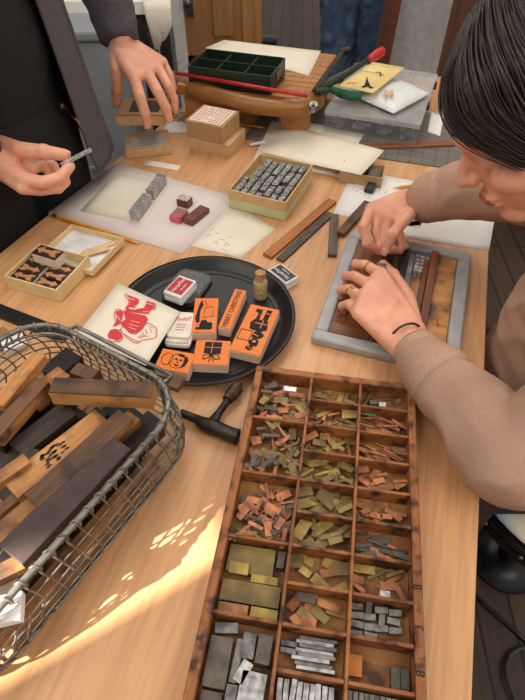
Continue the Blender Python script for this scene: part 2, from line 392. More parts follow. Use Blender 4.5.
# ruled grid of thin lines on the board
bm = new_bm()
for i in range(-9, 10):
    p = cc+ex*i*.025; add_box(bm, (p.x, p.y, .1002), (.0008, fr.W*.92, .0004), R3)
for i in range(-4, 5):
    p = cc+ey*i*.03; add_box(bm, (p.x, p.y, .1002), (fr.L*.95, .0008, .0004), R3)
g = obj('ruled_grid', bm, M_brown, cu)
bm = new_bm(); beam = [(160, 73), (174, 79), (196, 90), (222, 98), (250, 105), (280, 108.5), (303, 107), (316, 101)]
pts = [P(x, y, .088)-O for x, y in beam]
add_tube(bm, pts, [.014, .019, .022, .022, .021, .020, .024, .022], 14); add_sphere(bm, pts[-1], .022)
obj('front_beam', bm, M_beam, cu, smooth=True)
q = P(313, 103, .106)-O
bm = new_bm(); add_rod(bm, q+Vector((0, -.01, -.012)), q+Vector((0, -.016, .004)), .010, seg=16); add_rod(bm, q+Vector((0, -.014, -.0)), q+Vector((0, -.019, .008)), .005, seg=12); o = obj('pivot_bolt', bm, M_steel, cu)
bm = new_bm(); add_rod(bm, P(176, 73, .125)-O, P(307, 96, .125)-O, .0045); o = obj('guard_rod', bm, M_red, cu, smooth=True); o['label'] = 'thin red guard rod'
bm = new_bm(); a = P(314, 93, .106)-O; b = P(343, 52, .106)-O; d = b-a
add_box(bm, (a+b)/2, (d.length, .014, .012), Matrix.Rotation(math.atan2(d.y, d.x), 3, 'Z')); add_rod(bm, b+Vector((-.01, 0, 0)), b+Vector((.02, 0, .004)), .011); obj('cutting_edge', bm, M_iron, cu, .001)
bm = new_bm(); a = P(319, 91, .115)-O; b = P(368, 60, .16)-O
pts = [a, a.lerp(b, .25)+Vector((0, 0, .004)), a.lerp(b, .6), b]
add_tube(bm, pts, [.011, .011, .009, .006], 8)
for k in range(4): add_sphere(bm, a+Vector((-.006+.008*k, -.004, .002)), .0085)
bl = obj('blade_lever', bm, mat('dark_green_iron', (52, 62, 44), .45, .4), cu, smooth=True)
bm = new_bm(); a2 = b; b2 = P(384, 50, .17)-O
add_tube(bm, [a2, a2.lerp(b2, .15), a2.lerp(b2, .5), a2.lerp(b2, .9), b2], [.006, .009, .012, .011, .005], 12); h = obj('handle', bm, M_red, bl, smooth=True); h['label'] = 'turned red wooden handle'
bm = new_bm(); a = P(321, 96, .10)-O; add_sphere(bm, a, .009); add_rod(bm, a, a+Vector((-.012, -.004, 0)), .008); o = obj('knob', bm, M_red, cu, smooth=True)
# green lever counterweight/cloth
bm = new_bm(); pts = [P(x, y, .088) for x, y in ((328, 88), (340, 93), (352, 96), (362, 97))]; c0 = pts[0].copy()
add_tube(bm, [p-c0 for p in pts], [.007, .011, .011, .006], 10); o = obj('green_cloth', bm, mat('green_felt', (30, 104, 62), .85), smooth=True); o.location = c0
tag(o, 'crumpled green cloth tucked beneath the yellow card', 'cloth')
# papers on cutter
zb = .1008
sheet('paper_sheet', [(205, 48, zb), (308.6, 76, zb), (321, 51, zb), (224, 40, zb)], M_paper, 'cream paper sheet lying under the green tin tray', 'paper')
# green tray with compartments
fr = Fr((187.5, 66), (270.7, 76.5), (208, 48.5), zb+.001, .146)
tr = thing('parts_tray', fr.loc, fr.rz, 'dark green tin tray with six compartments on the paper cutter', 'tray')
L, W, H = fr.size; t = .003; bm = new_bm()
add_box(bm, (0, 0, .002), (L, W, .004))
for s in (-1, 1): add_box(bm, (0, s*(W/2-t/2), H/2), (L, t, H)); add_box(bm, (s*(L/2-t/2), 0, H/2), (t, W-2*t, H))
obj('body', bm, M_green, tr, .0006)
bm = new_bm(); add_box(bm, (0, 0, H/2), (L-2*t, t, H*.92)); 
for x in (-L/6, L/6): add_box(bm, (x, 0, H/2-.001), (t, W-2*t, H*.85))
obj('divider', bm, M_green, tr)
bm = new_bm(); add_box(bm, (L/2+.001, .0, H*.55), (.002, .035, .02)); o = obj('label_holder', bm, M_steel, tr)
add = new_bm(); add_tube(add, [(L/2+.002, -.012, H*.35), (L/2+.014, -.010, H*.3), (L/2+.014, .010, H*.3), (L/2+.002, .012, H*.35)], .0015, 6); obj('pull', add, M_iron, tr)

# ------------------------------------------------------------- clear organiser box
fr = Fr((325.7, 108.6), (420, 123), (355, 62), .003, .068)
ob = thing('organiser_box', fr.loc, fr.rz, 'clear plastic compartment box full of grey type at table end', 'storage box')
L, W, H = fr.size; t = .0025; bm = new_bm(); add_box(bm, (0, 0, .002), (L, W, .003))
for s in (-1, 1): add_box(bm, (0, s*(W/2-t/2), H*.38), (L, t, H*.76)); add_box(bm, (s*(L/2-t/2), 0, H*.38), (t, W-2*t, H*.76))
obj('body', bm, M_clear, ob, .001)
bm = new_bm()
for i in (-1, 0, 1): add_box(bm, (i*L/4, 0, H*.36), (t*.7, W-2*t, H*.66))
for j in (-.25, .05, .3): add_box(bm, (0, j*W, H*.36), (L-2*t, t*.7, H*.66))
obj('divider', bm, M_clear, ob)
bm = new_bm(); add_box(bm, (0, 0, H*.93), (L+.004, W+.004, .004))
for s in (-1, 1): add_box(bm, (0, s*(W/2+.001), H*.84), (L+.004, t, H*.16)); add_box(bm, (s*(L/2+.001), 0, H*.84), (t, W, H*.16))
for i in (-1, 0, 1): add_box(bm, (i*L/4, 0, H*.97), (.004, W*.96, .003))
obj('lid', bm, M_cloudy, ob, .001)
for j in (-.12, .30):
    bm = new_bm(); add_box(bm, (L/2+.004, j*W, H*.84), (.008, .018, .016)); o = obj('latch', bm, M_blackp, ob, .002)
def copyobj(src, loc, rot, label, group, scale=(1, 1, 1), parent=None):
    o = src.copy(); C.objects.link(o); o.location = loc; o.rotation_euler = rot; o.scale = scale
    if label: o['label'] = label
    if group: o['group'] = group
    if parent: o.parent = parent
    return o
M_bluelead = mat('bluish_type_metal', (128, 136, 146), .5, .4, (90, 98, 108), 40, vary=.2)
bm = new_bm(); add_box(bm, (0, 0, 0), (.030, .011, .011)); p0 = tag(obj('type_slug', bm, M_bluelead, bevel=.0006), 'grey type slug inside the clear plastic box', 'type', 'type slugs inside the clear plastic box')
first = True
Rf = Matrix.Rotation(fr.rz, 3, 'Z')
for i in range(4):
    for j, yy in enumerate((-.375, -.10, .17)):
        for k in range(6 if j == 0 else 3):
            lp = Vector((-L*.375+i*L/4+random.uniform(-.012, .012), yy*W+random.uniform(-.012, .012), .011+.0075*(k % 4)))
            w = fr.loc+Rf @ lp; rot = (random.uniform(-.5, .5), random.uniform(-.3, .3), fr.rz+random.choice((0, PI/2, .5, -.6))+random.uniform(-.3, .3))
            if first: p0.location = w; p0.rotation_euler = rot; first = False
            else: copyobj(p0, w, rot, None, None)
# bubble bag
bm = new_bm(); q = [P(x, y, .075) for x, y in ((357, 97), (394, 113), (430, 93), (394, 79))]; c = sum(q, Vector())/4; n = 14
top = [[None]*(n+1) for _ in range(n+1)]; bot = [[None]*(n+1) for _ in range(n+1)]
for i in range(n+1):
    for j in range(n+1):
        u, v = i/n, j/n; p = q[0]*(1-u)*(1-v)+q[1]*u*(1-v)+q[2]*u*v+q[3]*(1-u)*v
        hgt = .020*(max(0, math.sin(PI*u)*math.sin(PI*v)))**.5+.003*noise.noise(p*60)
        top[i][j] = bm.verts.new(p-c+Vector((0, 0, hgt))); bot[i][j] = bm.verts.new(p-c-Vector((0, 0, .002)))
for i in range(n):
    for j in range(n):
        bm.faces.new((top[i][j], top[i+1][j], top[i+1][j+1], top[i][j+1])); bm.faces.new((bot[i][j], bot[i][j+1], bot[i+1][j+1], bot[i+1][j]))
for i in range(n):
    for a, b in (((i, 0), (i+1, 0)), ((i+1, n), (i, n)), ((0, i+1), (0, i)), ((n, i), (n, i+1))):
        bm.faces.new((top[a[0]][a[1]], bot[a[0]][a[1]], bot[b[0]][b[1]], top[b[0]][b[1]]))
bag = obj('bubble_wrap_pouch', bm, M_bag, smooth=True); bag.location = c; tag(bag, 'puffy white bubble wrap pouch lying on the clear plastic box', 'pouch')
bm = new_bm(); a = P(389, 93, .097)-c
for k in (-1, 1): add_box(bm, a+Vector((k*.007, 0, 0)), (.009, .032, .0012), Matrix.Rotation(-.15, 3, 'Z'))
o = obj('sticker', bm, M_tan, bag); o['label'] = 'small tan paper sticker'
# yellow card
M_yel = mat('yellow_card', (240, 214, 144), .8, 0, (232, 204, 132), 10)
card = sheet('advertising_card', [(338, 85.7, .098), (373, 93.4, .102), (405, 67.7, .105), (373, 62, .104)], M_yel, 'yellow printed card with a small tower picture on the clear box', 'card')
cz = .1035
ink(card, [[(361, 86.5), (364.5, 85.5), (366, 80.5), (367, 75.5), (368, 80.5), (370.5, 86), (374, 88), (370, 88.5), (367.5, 86), (364, 87.6)]], cz, M_blkink, 'tower_picture')
ink(card, [[(350+k*4.0, 84.5-k*.1), (352.4+k*4.0, 84.7-k*.1), (352.6+k*4.0, 85.6-k*.1), (350+k*4.0, 85.4-k*.1)] for k in range(0)]+[[(347+k*2.6, 82.3), (349+k*2.6, 82.4), (348.4+k*2.6, 83.3), (346.6+k*2.6, 83.2)] for k in range(4)], cz-.002, mat('orange_ink', (214, 140, 60), .8), 'caption')
lp = P(379, 74, .106)-card.location
text('2', .034, M_blkink, card, lp, .5, italic=True)
lp = P(367, 70.5, .1065)-card.location
text('........', .03, M_blkink, card, lp, -.32, depth=.0002)
lp = P(388, 66.5, .1065)-card.location
text('~ ~ ~', .016, mat('orange_ink', (214, 140, 60), .8), card, lp, -.2)

# ------------------------------------------------------------- long brown ruler, pencils
fr = Fr((362, 143), (452, 139.5), (364, 148), .003, .009)
slab('wooden_straightedge', woodgrain('reddish_wood', (156, 98, 60), (134, 80, 50), (110, 64, 40), 'x', 1.5), fr, 'long reddish brown wooden straightedge on the grey mat', 'ruler')
def pencil(a, b, dz, label, body=(226, 148, 30), eraser=True):
    A_ = P(*a, dz); B_ = P(*b, dz); d = (B_-A_); Ln = d.length; rz = math.atan2(d.y, d.x)
    t = thing('pencil', (A_.x, A_.y, TOP+dz), rz, label, 'pencil')
    bm = new_bm(); add_rod(bm, (.016, 0, 0), (Ln-.018, 0, 0), .0037, seg=6); o = obj('body', bm, mat('pencil_paint', body, .4), t); 
    bm = new_bm(); add_rod(bm, (Ln-.018, 0, 0), (Ln-.004, 0, 0), .0037, .001, seg=12); obj('sharpened_tip', bm, M_tan, t)
    bm = new_bm(); add_rod(bm, (Ln-.004, 0, 0), (Ln, 0, 0), .001, .0002, seg=8); obj('lead', bm, M_blkink, t)
    bm = new_bm(); add_rod(bm, (.006, 0, 0), (.017, 0, 0), .0039, seg=14); obj('ferrule', bm, M_steel, t)
    bm = new_bm(); add_rod(bm, (-.003, 0, 0), (.007, 0, 0), .0035, seg=12); obj('eraser', bm, mat('pink_eraser', (224, 130, 130), .8), t)
pencil((222, 122), (266, 128), .0075, 'yellow pencil poking out behind the boxes, on the grey mat')
pencil((51, 214.5), (141, 244), .004, 'orange pencil under the left drawing paper, by the open lid')

# ------------------------------------------------------------- box builders
def openbox(name, fr, mo, mi, label, wall=.0025, floor=.002, cat='box', lw=None):
    t = thing(name, fr.loc, fr.rz, label, cat); L, W, H = fr.size; bm = new_bm()
    add_box(bm, (0, 0, floor/2), (L, W, floor))
    for s in (-1, 1): add_box(bm, (0, s*(W/2-wall/2), H/2), (L, wall, H)); add_box(bm, (s*(L/2-wall/2), 0, H/2), (wall, W-2*wall, H))
    obj('body', bm, mo, t, .0005)
    bm = new_bm(); add_box(bm, (0, 0, floor+.0003), (L-2*wall-.0004, W-2*wall-.0004, .0005)); obj('lining', bm, mi, t)
    return t
# stacked kraft boxes
fr = Fr((189, 137), (229, 145), (208, 121), 0, .036)
lb = slab('kraft_box', M_tan, fr, 'lower light tan cardboard box of the pair beyond the drawing paper', 'box', bevel=.001)
bm = new_bm(); add_box(bm, (0, 0, fr.H*.62), (fr.L+.002, fr.W+.002, fr.H*.72)); o = obj('lid', bm, M_tan, lb, .001)
fr = Fr((185, 120), (222, 127.5), (208, 105), .0365, .078)
ub = slab('kraft_box', M_kraft, fr, 'upper kraft box with red patterned label, stacked on another box', 'box', bevel=.001)
lab = new_bm(); add_box(lab, (0, 0, fr.H+.0005), (fr.L*.86, fr.W*.86, .0006)); la = obj('paper_label', lab, M_paper, ub)
bm = new_bm()
for i in range(9):
    for j in range(8):
        if random.random() < .93:
            x = (i-4)/4*fr.L*.35; y = (j-3.5)/3.5*fr.W*.35
            k = random.choice((0, 1, 2)); s = (.0058, .0036) if k else (.0034, .0052)
            add_box(bm, (x, y, fr.H+.001), (s[0], s[1], .0003), Matrix.Rotation(random.choice((0, .78)), 3, 'Z'))
obj('ornament', bm, M_redink, la)
# labelled box lower + lid being lifted
fr = Fr((125.6, 151), (171, 146.7), (119.5, 133.7), 0, .02)
t = openbox('type_box', fr, M_tan, M_kraft, 'small tan box with grey printed label by the lifted lid')
bm = new_bm(); add_box(bm, (0, 0, fr.H*.8), (fr.L-.006, fr.W-.006, .003)); obj('lid_panel', bm, M_tan, t)
bm = new_bm(); add_box(bm, (.0, .0, fr.H*.8+.002), (fr.L*.74, fr.W*.72, .0006)); la = obj('paper_label', bm, mat('grey_label', (196, 190, 184), .8), t)
bm = new_bm()
for j in range(6): add_box(bm, (random.uniform(-.002, .002), fr.W*(.26-.1*j), fr.H*.8+.0026), (fr.L*(.60 if j in (0, 5) else .40), .0022, .0003))
obj('small_print', bm, M_greyink, la)
fr = Fr((115, 115), (164, 115), (126, 98), .062, .088)
t = thing('box_lid', fr.loc, fr.rz, 'tan box lid with dark label, gripped and lifted by the standing person', 'lid')
bm = new_bm(); L, W, H = fr.size; add_box(bm, (0, 0, H-.0012), (L, W, .0024))
for s in (-1, 1): add_box(bm, (0, s*(W/2-.0015), H/2), (L, .003, H)); add_box(bm, (s*(L/2-.0015), 0, H/2), (.003, W-.006, H))
obj('shell', bm, M_tan, t, .0008)
bm = new_bm(); add_box(bm, (0.008, 0, H+.0004), (L*.62, W*.66, .0008)); la = obj('paper_label', bm, mat('dark_label', (96, 92, 90), .7, 0, (60, 58, 58), 200), t)
# small loose strips / cards
sheet('paper_strip', [(142, 164.6, .0005), (177.7, 170.7, .0005), (181, 165.7, .0005), (147, 160, .0005)], M_paper, 'narrow white paper strip between tan box and drawing paper', 'paper strip')
sheet('white_card', [(163, 133, .0005), (191, 132.5, .0005), (190, 121, .0005), (166, 122, .0005)], M_white, 'white card beside the tan boxes', 'card')
sheet('brown_card', [(172, 121.5, .001), (191, 122, .001), (192, 112, .001), (176, 112, .001)], mat('brown_printed_card', (120, 84, 56), .7, 0, (206, 186, 158), 90), 'brown printed card behind the stacked boxes', 'card')
sheet('paper_scrap', [(250, 146, .004), (266, 143, .006), (266, 140, .006), (249, 143.5, .004)], M_white, 'tiny white paper scrap poking from the pile of cream paper', 'paper scrap')

# ------------------------------------------------------------- cream paper pile with small box beneath
fr = Fr((340, 172), (382.5, 178), (345, 160), 0, .026)
t = openbox('kraft_tray', fr, M_kraft, M_dark, 'small kraft box half hidden under the cream paper pile'); 
bm = new_bm(); add_box(bm, (fr.L*.3, 0, fr.H*.55), (fr.L*.3, fr.W*.7, fr.H*.5)); o = obj('type_block', bm, M_leadd, None, .001); o.location = fr.loc; o.rotation_euler.z = fr.rz
tag(o, 'dark grey metal block standing inside the small kraft box', 'type')
for k, (dx, dy, r) in enumerate(((0, 0, 0), (2, -2, 1), (-3, 2, -1), (1, 1, 1.5), (4, -1, 0))):
    z = .001+.0014*k
    sheet('paper_sheet', [(254+dx, 161+dy, z), (345+dx, 179+dy-r, z), (366+dx, 143+dy, z), (274+dx+r, 120+dy, z)] if k < 1 else
          [(256+dx, 160+dy-k, z), (338+dx, 174+dy-r*2-k, z), (360+dx, 136+dy, z), (276+dx+r, 121+dy-k, z)],
          M_paper, 'lower cream sheet in the loose paper pile behind the type box', 'paper', 'cream sheets in the loose pile', curl=.001)
sheet('paper_sheet', [(262, 153, .012), (361, 176, .029), (384, 151, .029), (286, 124, .013)], M_paper, 'topmost cream sheet of the pile, its corner over the small kraft box', 'paper', curl=.0015)

# ------------------------------------------------------------- box of metal type
fr = Fr((228, 189.5), (286, 203), (266, 154.6), 0, .046)
tb2 = thing('type_tray', fr.loc, fr.rz, 'tan and pale green box holding rows of shiny metal type', 'box')
L, W, H = fr.size; w = .0035; bm = new_bm(); add_box(bm, (0, 0, .0015), (L-.002, W-.002, .003))
for s in (-1, 1): add_box(bm, (0, s*(W/2-w/2-.001), H*.27), (L-.002, w, H*.54)); add_box(bm, (s*(L/2-w/2-.001), 0, H*.27), (w, W-2*w, H*.54))
o = obj('body', bm, M_greenb, tb2, .0005); o['label'] = 'pale green lower box'
bm = new_bm()
for s in (-1, 1): add_box(bm, (0, s*(W/2-w/2), H*.77), (L, w, H*.46)); add_box(bm, (s*(L/2-w/2), 0, H*.77), (w, W-2*w, H*.46))
o = obj('rim', bm, M_tan, tb2, .0005); o['label'] = 'tan upper rim'
bm = new_bm(); add_box(bm, (0, 0, H*.40), (L-2*w, W-2*w, .002)); obj('false_floor', bm, M_cream, tb2)
def make_sort(name, mt, wx, wy, h, label, group, cat='type'):
    t = tag(obj(name, (lambda b: (add_box(b, (0, 0, h/2), (wx, wy, h)), b)[1])(new_bm()), mt, bevel=.0004), label, cat, group)
    return t
def faces_for(mt, wx, wy, h):
    out = []
    for ch in 'AERTSMOHDN':
        cu_ = bpy.data.curves.new('letter_face', 'FONT'); cu_.body = ch; cu_.size = wx*.95; cu_.extrude = .0004; cu_.align_x = 'CENTER'; cu_.align_y = 'CENTER'
        tmp = bpy.data.objects.new('x', cu_); C.objects.link(tmp); dg = bpy.context.evaluated_depsgraph_get(); dg.update()
        me = bpy.data.meshes.new_from_object(tmp.evaluated_get(dg)); bpy.data.objects.remove(tmp); me.materials.clear(); me.materials.append(mt); me.name = 'letter_face'; out.append(me)
    return out
def face_on(parent, me, z, rz=0):
    o = bpy.data.objects.new('letter_face', me); C.objects.link(o); o.parent = parent; o.location = (0, 0, z); o.rotation_euler = (0, 0, rz); o.scale = (-1, 1, 1)
nr, nc = 7, 23
ux = (L-2*w-.004)*.97/nr; uy = (W-2*w-.014)/nc; hs = H*.52
# local x = along front edge, local y = away; the rows run away from the front
src = make_sort('metal_type', M_lead, ux*.80, uy*.9, hs, 'shiny metal type sort standing in a row inside the tan and green box', 'type sorts in the tan and green box')
fm = faces_for(M_silver, ux*.9, uy, hs)  # brighter metal on the faces puts highlights into the colour, over darker bodies
Rz = Matrix.Rotation(fr.rz, 3, 'Z'); first = True
for i in range(nr):
    n0 = 0; n1 = nc if i else 9
    for j in range(n0, n1):
        if random.random() < .04 and i: continue
        dark = random.random() < .07
        lp = Vector((-L/2+w+.0035+ux*(i+.5), -W/2+w+.003+uy*(j+.5), H*.40+.0012+(0 if not dark else -.006)))
        wl = fr.loc+Rz @ lp
        if first: src.location = wl; src.rotation_euler = (0, 0, fr.rz); s = src; first = False
        else: s = copyobj(src, wl, (0, 0, fr.rz), None, None, (1, 1, random.uniform(.93, 1.05)))
        if not dark: face_on(s, random.choice(fm), hs+.0003, PI/2)
# ------------------------------------------------------------- drawing paper, proof line of type
sheet('drawing_paper', [(48, 213, .0002), (182, 254.5, .0002), (238, 198, .0002), (118, 163, .0002)], M_pinkw, 'large pinkish white paper under the line of metal type', 'paper', th=.0012)
sheet('paper_sheet', [(80, 211, .0018), (143, 223, .0018), (169, 186, .0018), (116, 173, .0018)], M_paper, 'smaller cream sheet lying on the large pinkish paper', 'paper', th=.0006)
z0 = .0026; A_ = P(134, 210, .026); B_ = P(161, 175, .026); d = B_-A_; rz = math.atan2(d.y, d.x); n = 13; st = d.length/(n-1)
src = None; fm2 = faces_for(M_silver, .014, .01, .02)  # face highlights put into the colour here too
for k in range(n):
    if k == 6: continue
    p = A_+d*(k/(n-1)); p.z = TOP+z0; h = .0235 if k != n-1 else .027
    if src is None:
        src = make_sort('metal_type', M_sort, st*.90, .019, .0235, 'metal type sort standing in the line on the cream sheet', 'type sorts in the standing line'); s = src; s.location = p; s.rotation_euler = (0, 0, rz)
        bm = new_bm()
    else: s = copyobj(src, p, (0, 0, rz), None, None, (1, 1, h/.0235))
    face_on(s, fm2[k % len(fm2)], .0238, PI)
# three little ink daubers / stamps
def dauber(a, b, c, h, topm, sidem, label, face=None):
    fr = Fr(a, b, c, .0015, .0015+h); o = slab('wooden_stamp', sidem, fr, label, 'stamp', bevel=.0012)
    bm = new_bm(); add_box(bm, (0, 0, fr.H+.0006), (fr.L*.94, fr.W*.9, .0014)); q = obj('stamp_face', bm, topm, o, .0003)
    return o
M_rb = woodgrain('red_brown_wood', (132, 74, 50), (112, 60, 40), (88, 44, 30), 'x', 2, .45)
dauber((176, 199), (187, 202), (175, 192), .018, mat('inked_white', (226, 222, 204), .5, 0, (120, 130, 100), 200), M_rb, 'little brown stamp with whitish inked face on the large paper')
dauber((169, 216), (180, 219), (172, 206), .014, mat('rose_top', (178, 110, 104), .6, 0, (150, 90, 84), 80), mat('pink_side', (216, 96, 108), .5), 'little pink sided stamp beside the dark brown one')
dauber((183, 218.5), (192, 222), (196, 203), .012, M_rb, M_rb, 'dark red brown stick stamp, rightmost of three little stamps')
# note paper
nt = sheet('note_paper', [(190, 246, .0004), (241, 258, .0004), (276, 229, .0004), (232, 203, .0004)], M_paper, 'cream note paper with pencilled figures beside the black tray', 'paper')
strokes(nt, [[(206, 238), (209, 234), (212, 236)], [(213, 244), (216, 241), (218, 245)], [(219, 239), (224, 240)], [(211, 231), (214, 228)], [(224, 246), (227, 243), (229, 246)], [(228, 238), (233, 236)], [(205, 228), (209, 226)], [(222, 249), (226, 251)], [(216, 233), (219, 234)]], .0009, M_greyink, .0007, 'pencil_marks')

# ------------------------------------------------------------- loose wooden rules
fr = Fr((263, 253), (328.4, 198), (272, 256.5), 0, .007); slab('wooden_rule', woodgrain('amber_wood', (190, 122, 54), (168, 100, 40), (140, 80, 34), 'x', 1.5, .4), fr, 'long orange brown wooden rule, lighter of the two parallel rules', 'rule')
fr = Fr((276, 258), (327, 211), (283, 261.5), 0, .005); slab('metal_rule', mat('dark_rule', (88, 76, 68), .5, .3, (64, 56, 50), 60), fr, 'thin dark grey rule beside the orange brown wooden rule', 'rule')
fr = Fr((328, 254), (330.5, 213.5), (337, 255), 0, .008); slab('wood_furniture', woodgrain('olive_wood', (100, 86, 66), (84, 70, 54), (64, 54, 42), 'x', 2), fr, 'dark olive wooden stick standing upright in the row, pointing to the frame', 'wood stick')['label'] = 'short dark olive wooden stick lying left of the grey frame'
fr = Fr((336, 231), (364.5, 200), (343.5, 234.5), .001, .011); slab('wood_furniture', M_brown, fr, 'short brown wooden stick lying across the corner of printed paper', 'wood stick')

# ------------------------------------------------------------- arrow stamp box and lid
M_arrow = mat('arrow_tan', (196, 138, 98), .6, 0, (178, 120, 82), 80); M_arrback = mat('arrow_ground', (46, 32, 30), .6)
fr = Fr((3.4, 276), (56, 290.5), (41, 244), 0, .03)
openbox('stamp_box', fr, M_cream, M_tan, 'open cream box filled with little arrow stamps', .003)
BX = fr
def arrow_block(lp, rz, s, label, zoff, base_only=False):
    t = thing('arrow_stamp', BX.loc+Matrix.Rotation(BX.rz, 3, 'Z') @ Vector(lp)+Vector((0, 0, zoff)), BX.rz+rz, label, 'stamp', 'arrow stamps inside the cream box')
    h = .020; bm = new_bm(); add_box(bm, (0, 0, h/2), (s, s*.52, h)); o = obj('block', bm, mat('cream_block', (236, 216, 196), .7), t, .0006)
    bm = new_bm(); add_box(bm, (0, 0, h+.0006), (s*.99, s*.51, .0016)); obj('stamp_ground', bm, M_arrback, t)
    bm = new_bm(); y = s*.20
    add_prism(bm, [(-s*.45, 0), (-s*.2, y*.85), (-s*.2, y*.35), (s*.12, y*.35), (s*.22, y*.85), (s*.45, y*.85), (s*.34, y*.1), (s*.34, -y*.1), (s*.45, -y*.85), (s*.22, -y*.85), (s*.12, -y*.35), (-s*.2, -y*.35), (-s*.2, -y*.85)], h+.001, h+.0035)
    obj('arrow_relief', bm, M_arrow, t); return t
bs = BX.L*.41
ang = PI*.0
lbl = 'small arrow stamp lying in the bottom layer of the cream box'
for lx, ly, r in ((-.23, -.34, 0), (.23, -.34, PI), (-.25, -.13, PI), (.23, -.15, 0), (-.25, .10, 0), (.23, .07, PI), (-.25, .33, PI)):
    arrow_block((lx*BX.L, ly*BX.W, .0032), r, bs, lbl, 0)
q = arrow_block((-.03*BX.L, .16*BX.W, 0), -.05, bs*1.15, 'arrow stamp stacked on top of the others in cream box', .0272)
del q['group']
fr = Fr((49.5, 243.5), (91.4, 271), (80, 219.6), .006, .020)
LX = fr
fr2 = Fr((91.4, 271), (124, 238), (49.5, 243.5), .006, .020)
openbox('box_lid', fr2, M_cream, mat('white_lining', (232, 230, 234), .8), 'upturned cream lid holding two wooden sticks', .0025, cat='lid')
for k, (a, b, c) in enumerate((((75, 255), (118, 238), (77, 258.5)), ((82, 250), (106, 243.5), (84, 256)))):
    f = Fr(a, b, c, .0095+.0032*k, .0125+.0032*k); slab('wooden_strip', mat('strip_tan', (226, 190, 140), .7, 0, (210, 172, 120), 40), f, ('long thin tan strip lying diagonally in the upturned lid', 'shorter wide tan strip on top of the long strip in the lid')[k], 'wood strip')
# black metal bar
fr = Fr((-40, 288), (72, 331), (-46, 299), 0, .006); bar = slab('steel_bar', mat('black_steel', (44, 42, 42), .45, .5), fr, 'flat black steel bar between cream stamp box and wire basket', 'bar')

# ------------------------------------------------------------- round black tray
ca = P(203, 256, .02); cb = P(203, 385, .02); cy = (ca.y+cb.y)/2; q = P(203, 318, .02); R = .168
cxx = 0.5*(P(110.5, 318, .02).x+P(296.5, 318, .02).x)
tray = thing('serving_tray', (cxx, cy-.002, TOP), 0, 'large round black metal tray holding stamps and ink pads', 'tray')
Rt = (ca.y-cb.y)/2
bm = new_bm(); add_lathe(bm, [(.01, .0005), (Rt*.84, .0005), (Rt*.90, .003), (Rt*.955, .016), (Rt, .0195), (Rt*.998, .0225), (Rt*.95, .0190), (Rt*.885, .0050), (Rt*.83, .0032), (.01, .0032)], 96)
obj('dish', bm, M_tray, tray, smooth=True)
bm = new_bm()
for rr in (.80,):
    add_tube(bm, [(Rt*rr*math.cos(2*PI*k/96), Rt*rr*math.sin(2*PI*k/96), .0034) for k in range(96)], .0012, 6, True)
obj('embossed_ring', bm, M_tray, tray, smooth=True)
ZT = .0034
# print of a coat-and-boots figure
pz = .0215
sp_ = sheet('printed_sheet', [(77, 334, .0185), (146, 366, .0255), (180, 312, .0270), (118, 283, .0240)], M_paper, 'cream sheet printed in red with a figure carrying a sack', 'print', th=.0006)
def onsheet(x, y):
    # height of that sheet under a sight line
    z = .02
    for _ in range(3):
        p = P(x, y, z); a, b, c3 = P(77, 334, .0185), P(146, 366, .0255), P(118, 283, .0240)
        n = (b-a).cross(c3-a); zz = a.z-(n.x*(p.x-a.x)+n.y*(p.y-a.y))/n.z; z = zz-TOP
    return z+.0011
def ink3(parent, polys, mt, name):
    bm = new_bm(); c = parent.location
    for k, poly in enumerate(polys):
        a = [P(x, y, onsheet(x, y)+.00012*k)-c for x, y in poly]
        lo = [bm.verts.new(v) for v in a]; hi = [bm.verts.new(v+Vector((0, 0, .0002))) for v in a]; n = len(a)
        bm.faces.new(hi); bm.faces.new(lo[::-1])
        for i in range(n): bm.faces.new((lo[i], lo[(i+1) % n], hi[(i+1) % n], hi[i]))
    return obj(name, bm, mt, parent)
def cr(pts): return [(100+x/4.77, 260+y/4.77) for x, y in pts]
ink3(sp_, [cr(p) for p in (
    [(128, 165), (150, 172), (186, 186), (182, 208), (165, 218), (172, 240), (150, 248), (125, 245), (124, 228), (140, 212), (142, 192)],
    [(224, 194), (262, 206), (258, 230), (240, 236), (232, 256), (200, 252), (160, 250), (172, 234), (210, 228)],
    [(112, 240), (135, 248), (220, 266), (228, 285), (200, 330), (175, 345), (140, 348), (112, 318), (100, 300), (122, 282)],
    [(75, 245), (100, 238), (112, 250), (100, 300), (70, 318), (80, 280)],
    [(48, 335), (75, 328), (100, 345), (112, 368), (84, 384), (46, 372), (38, 355)])], M_redink, 'figure_print')
ink3(sp_, [cr(p) for p in (
    [(120, 262), (222, 284), (219, 294), (118, 272)], [(140, 226), (176, 232), (174, 237), (138, 232)], [(66, 344), (80, 340), (88, 352), (76, 362), (64, 356)])], M_paper, 'figure_print')
def stroke3(parent, lines, mt, w, name):
    bm = new_bm(); c = parent.location
    for ln in lines:
        for a, b in zip(ln, ln[1:]):
            A1 = P(*a, onsheet(*a)+.0004)-c; B1 = P(*b, onsheet(*b)+.0004)-c; d = B1-A1
            if d.length > 1e-5: add_box(bm, (A1+B1)/2, (d.length+w*.5, w, .0004), d.to_track_quat('X', 'Z').to_matrix())
    return obj(name, bm, mt, parent)
stroke3(sp_, [cr(l) for l in ([(150, 350), (172, 352), (222, 300), (240, 305), (256, 312), (272, 330), (266, 345), (272, 360), (262, 372), (235, 378), (200, 382), (180, 396), (160, 392), (130, 372), (112, 352), (95, 330)],
      [(215, 330), (225, 350)], [(240, 328), (244, 345)], [(180, 365), (200, 372)], [(62, 318), (72, 300), (96, 298), (108, 312), (100, 330), (80, 335), (62, 330)], [(120, 355), (150, 375), (190, 390)], [(200, 345), (212, 360), (230, 365)])], M_redink, .0011, 'figure_outline')

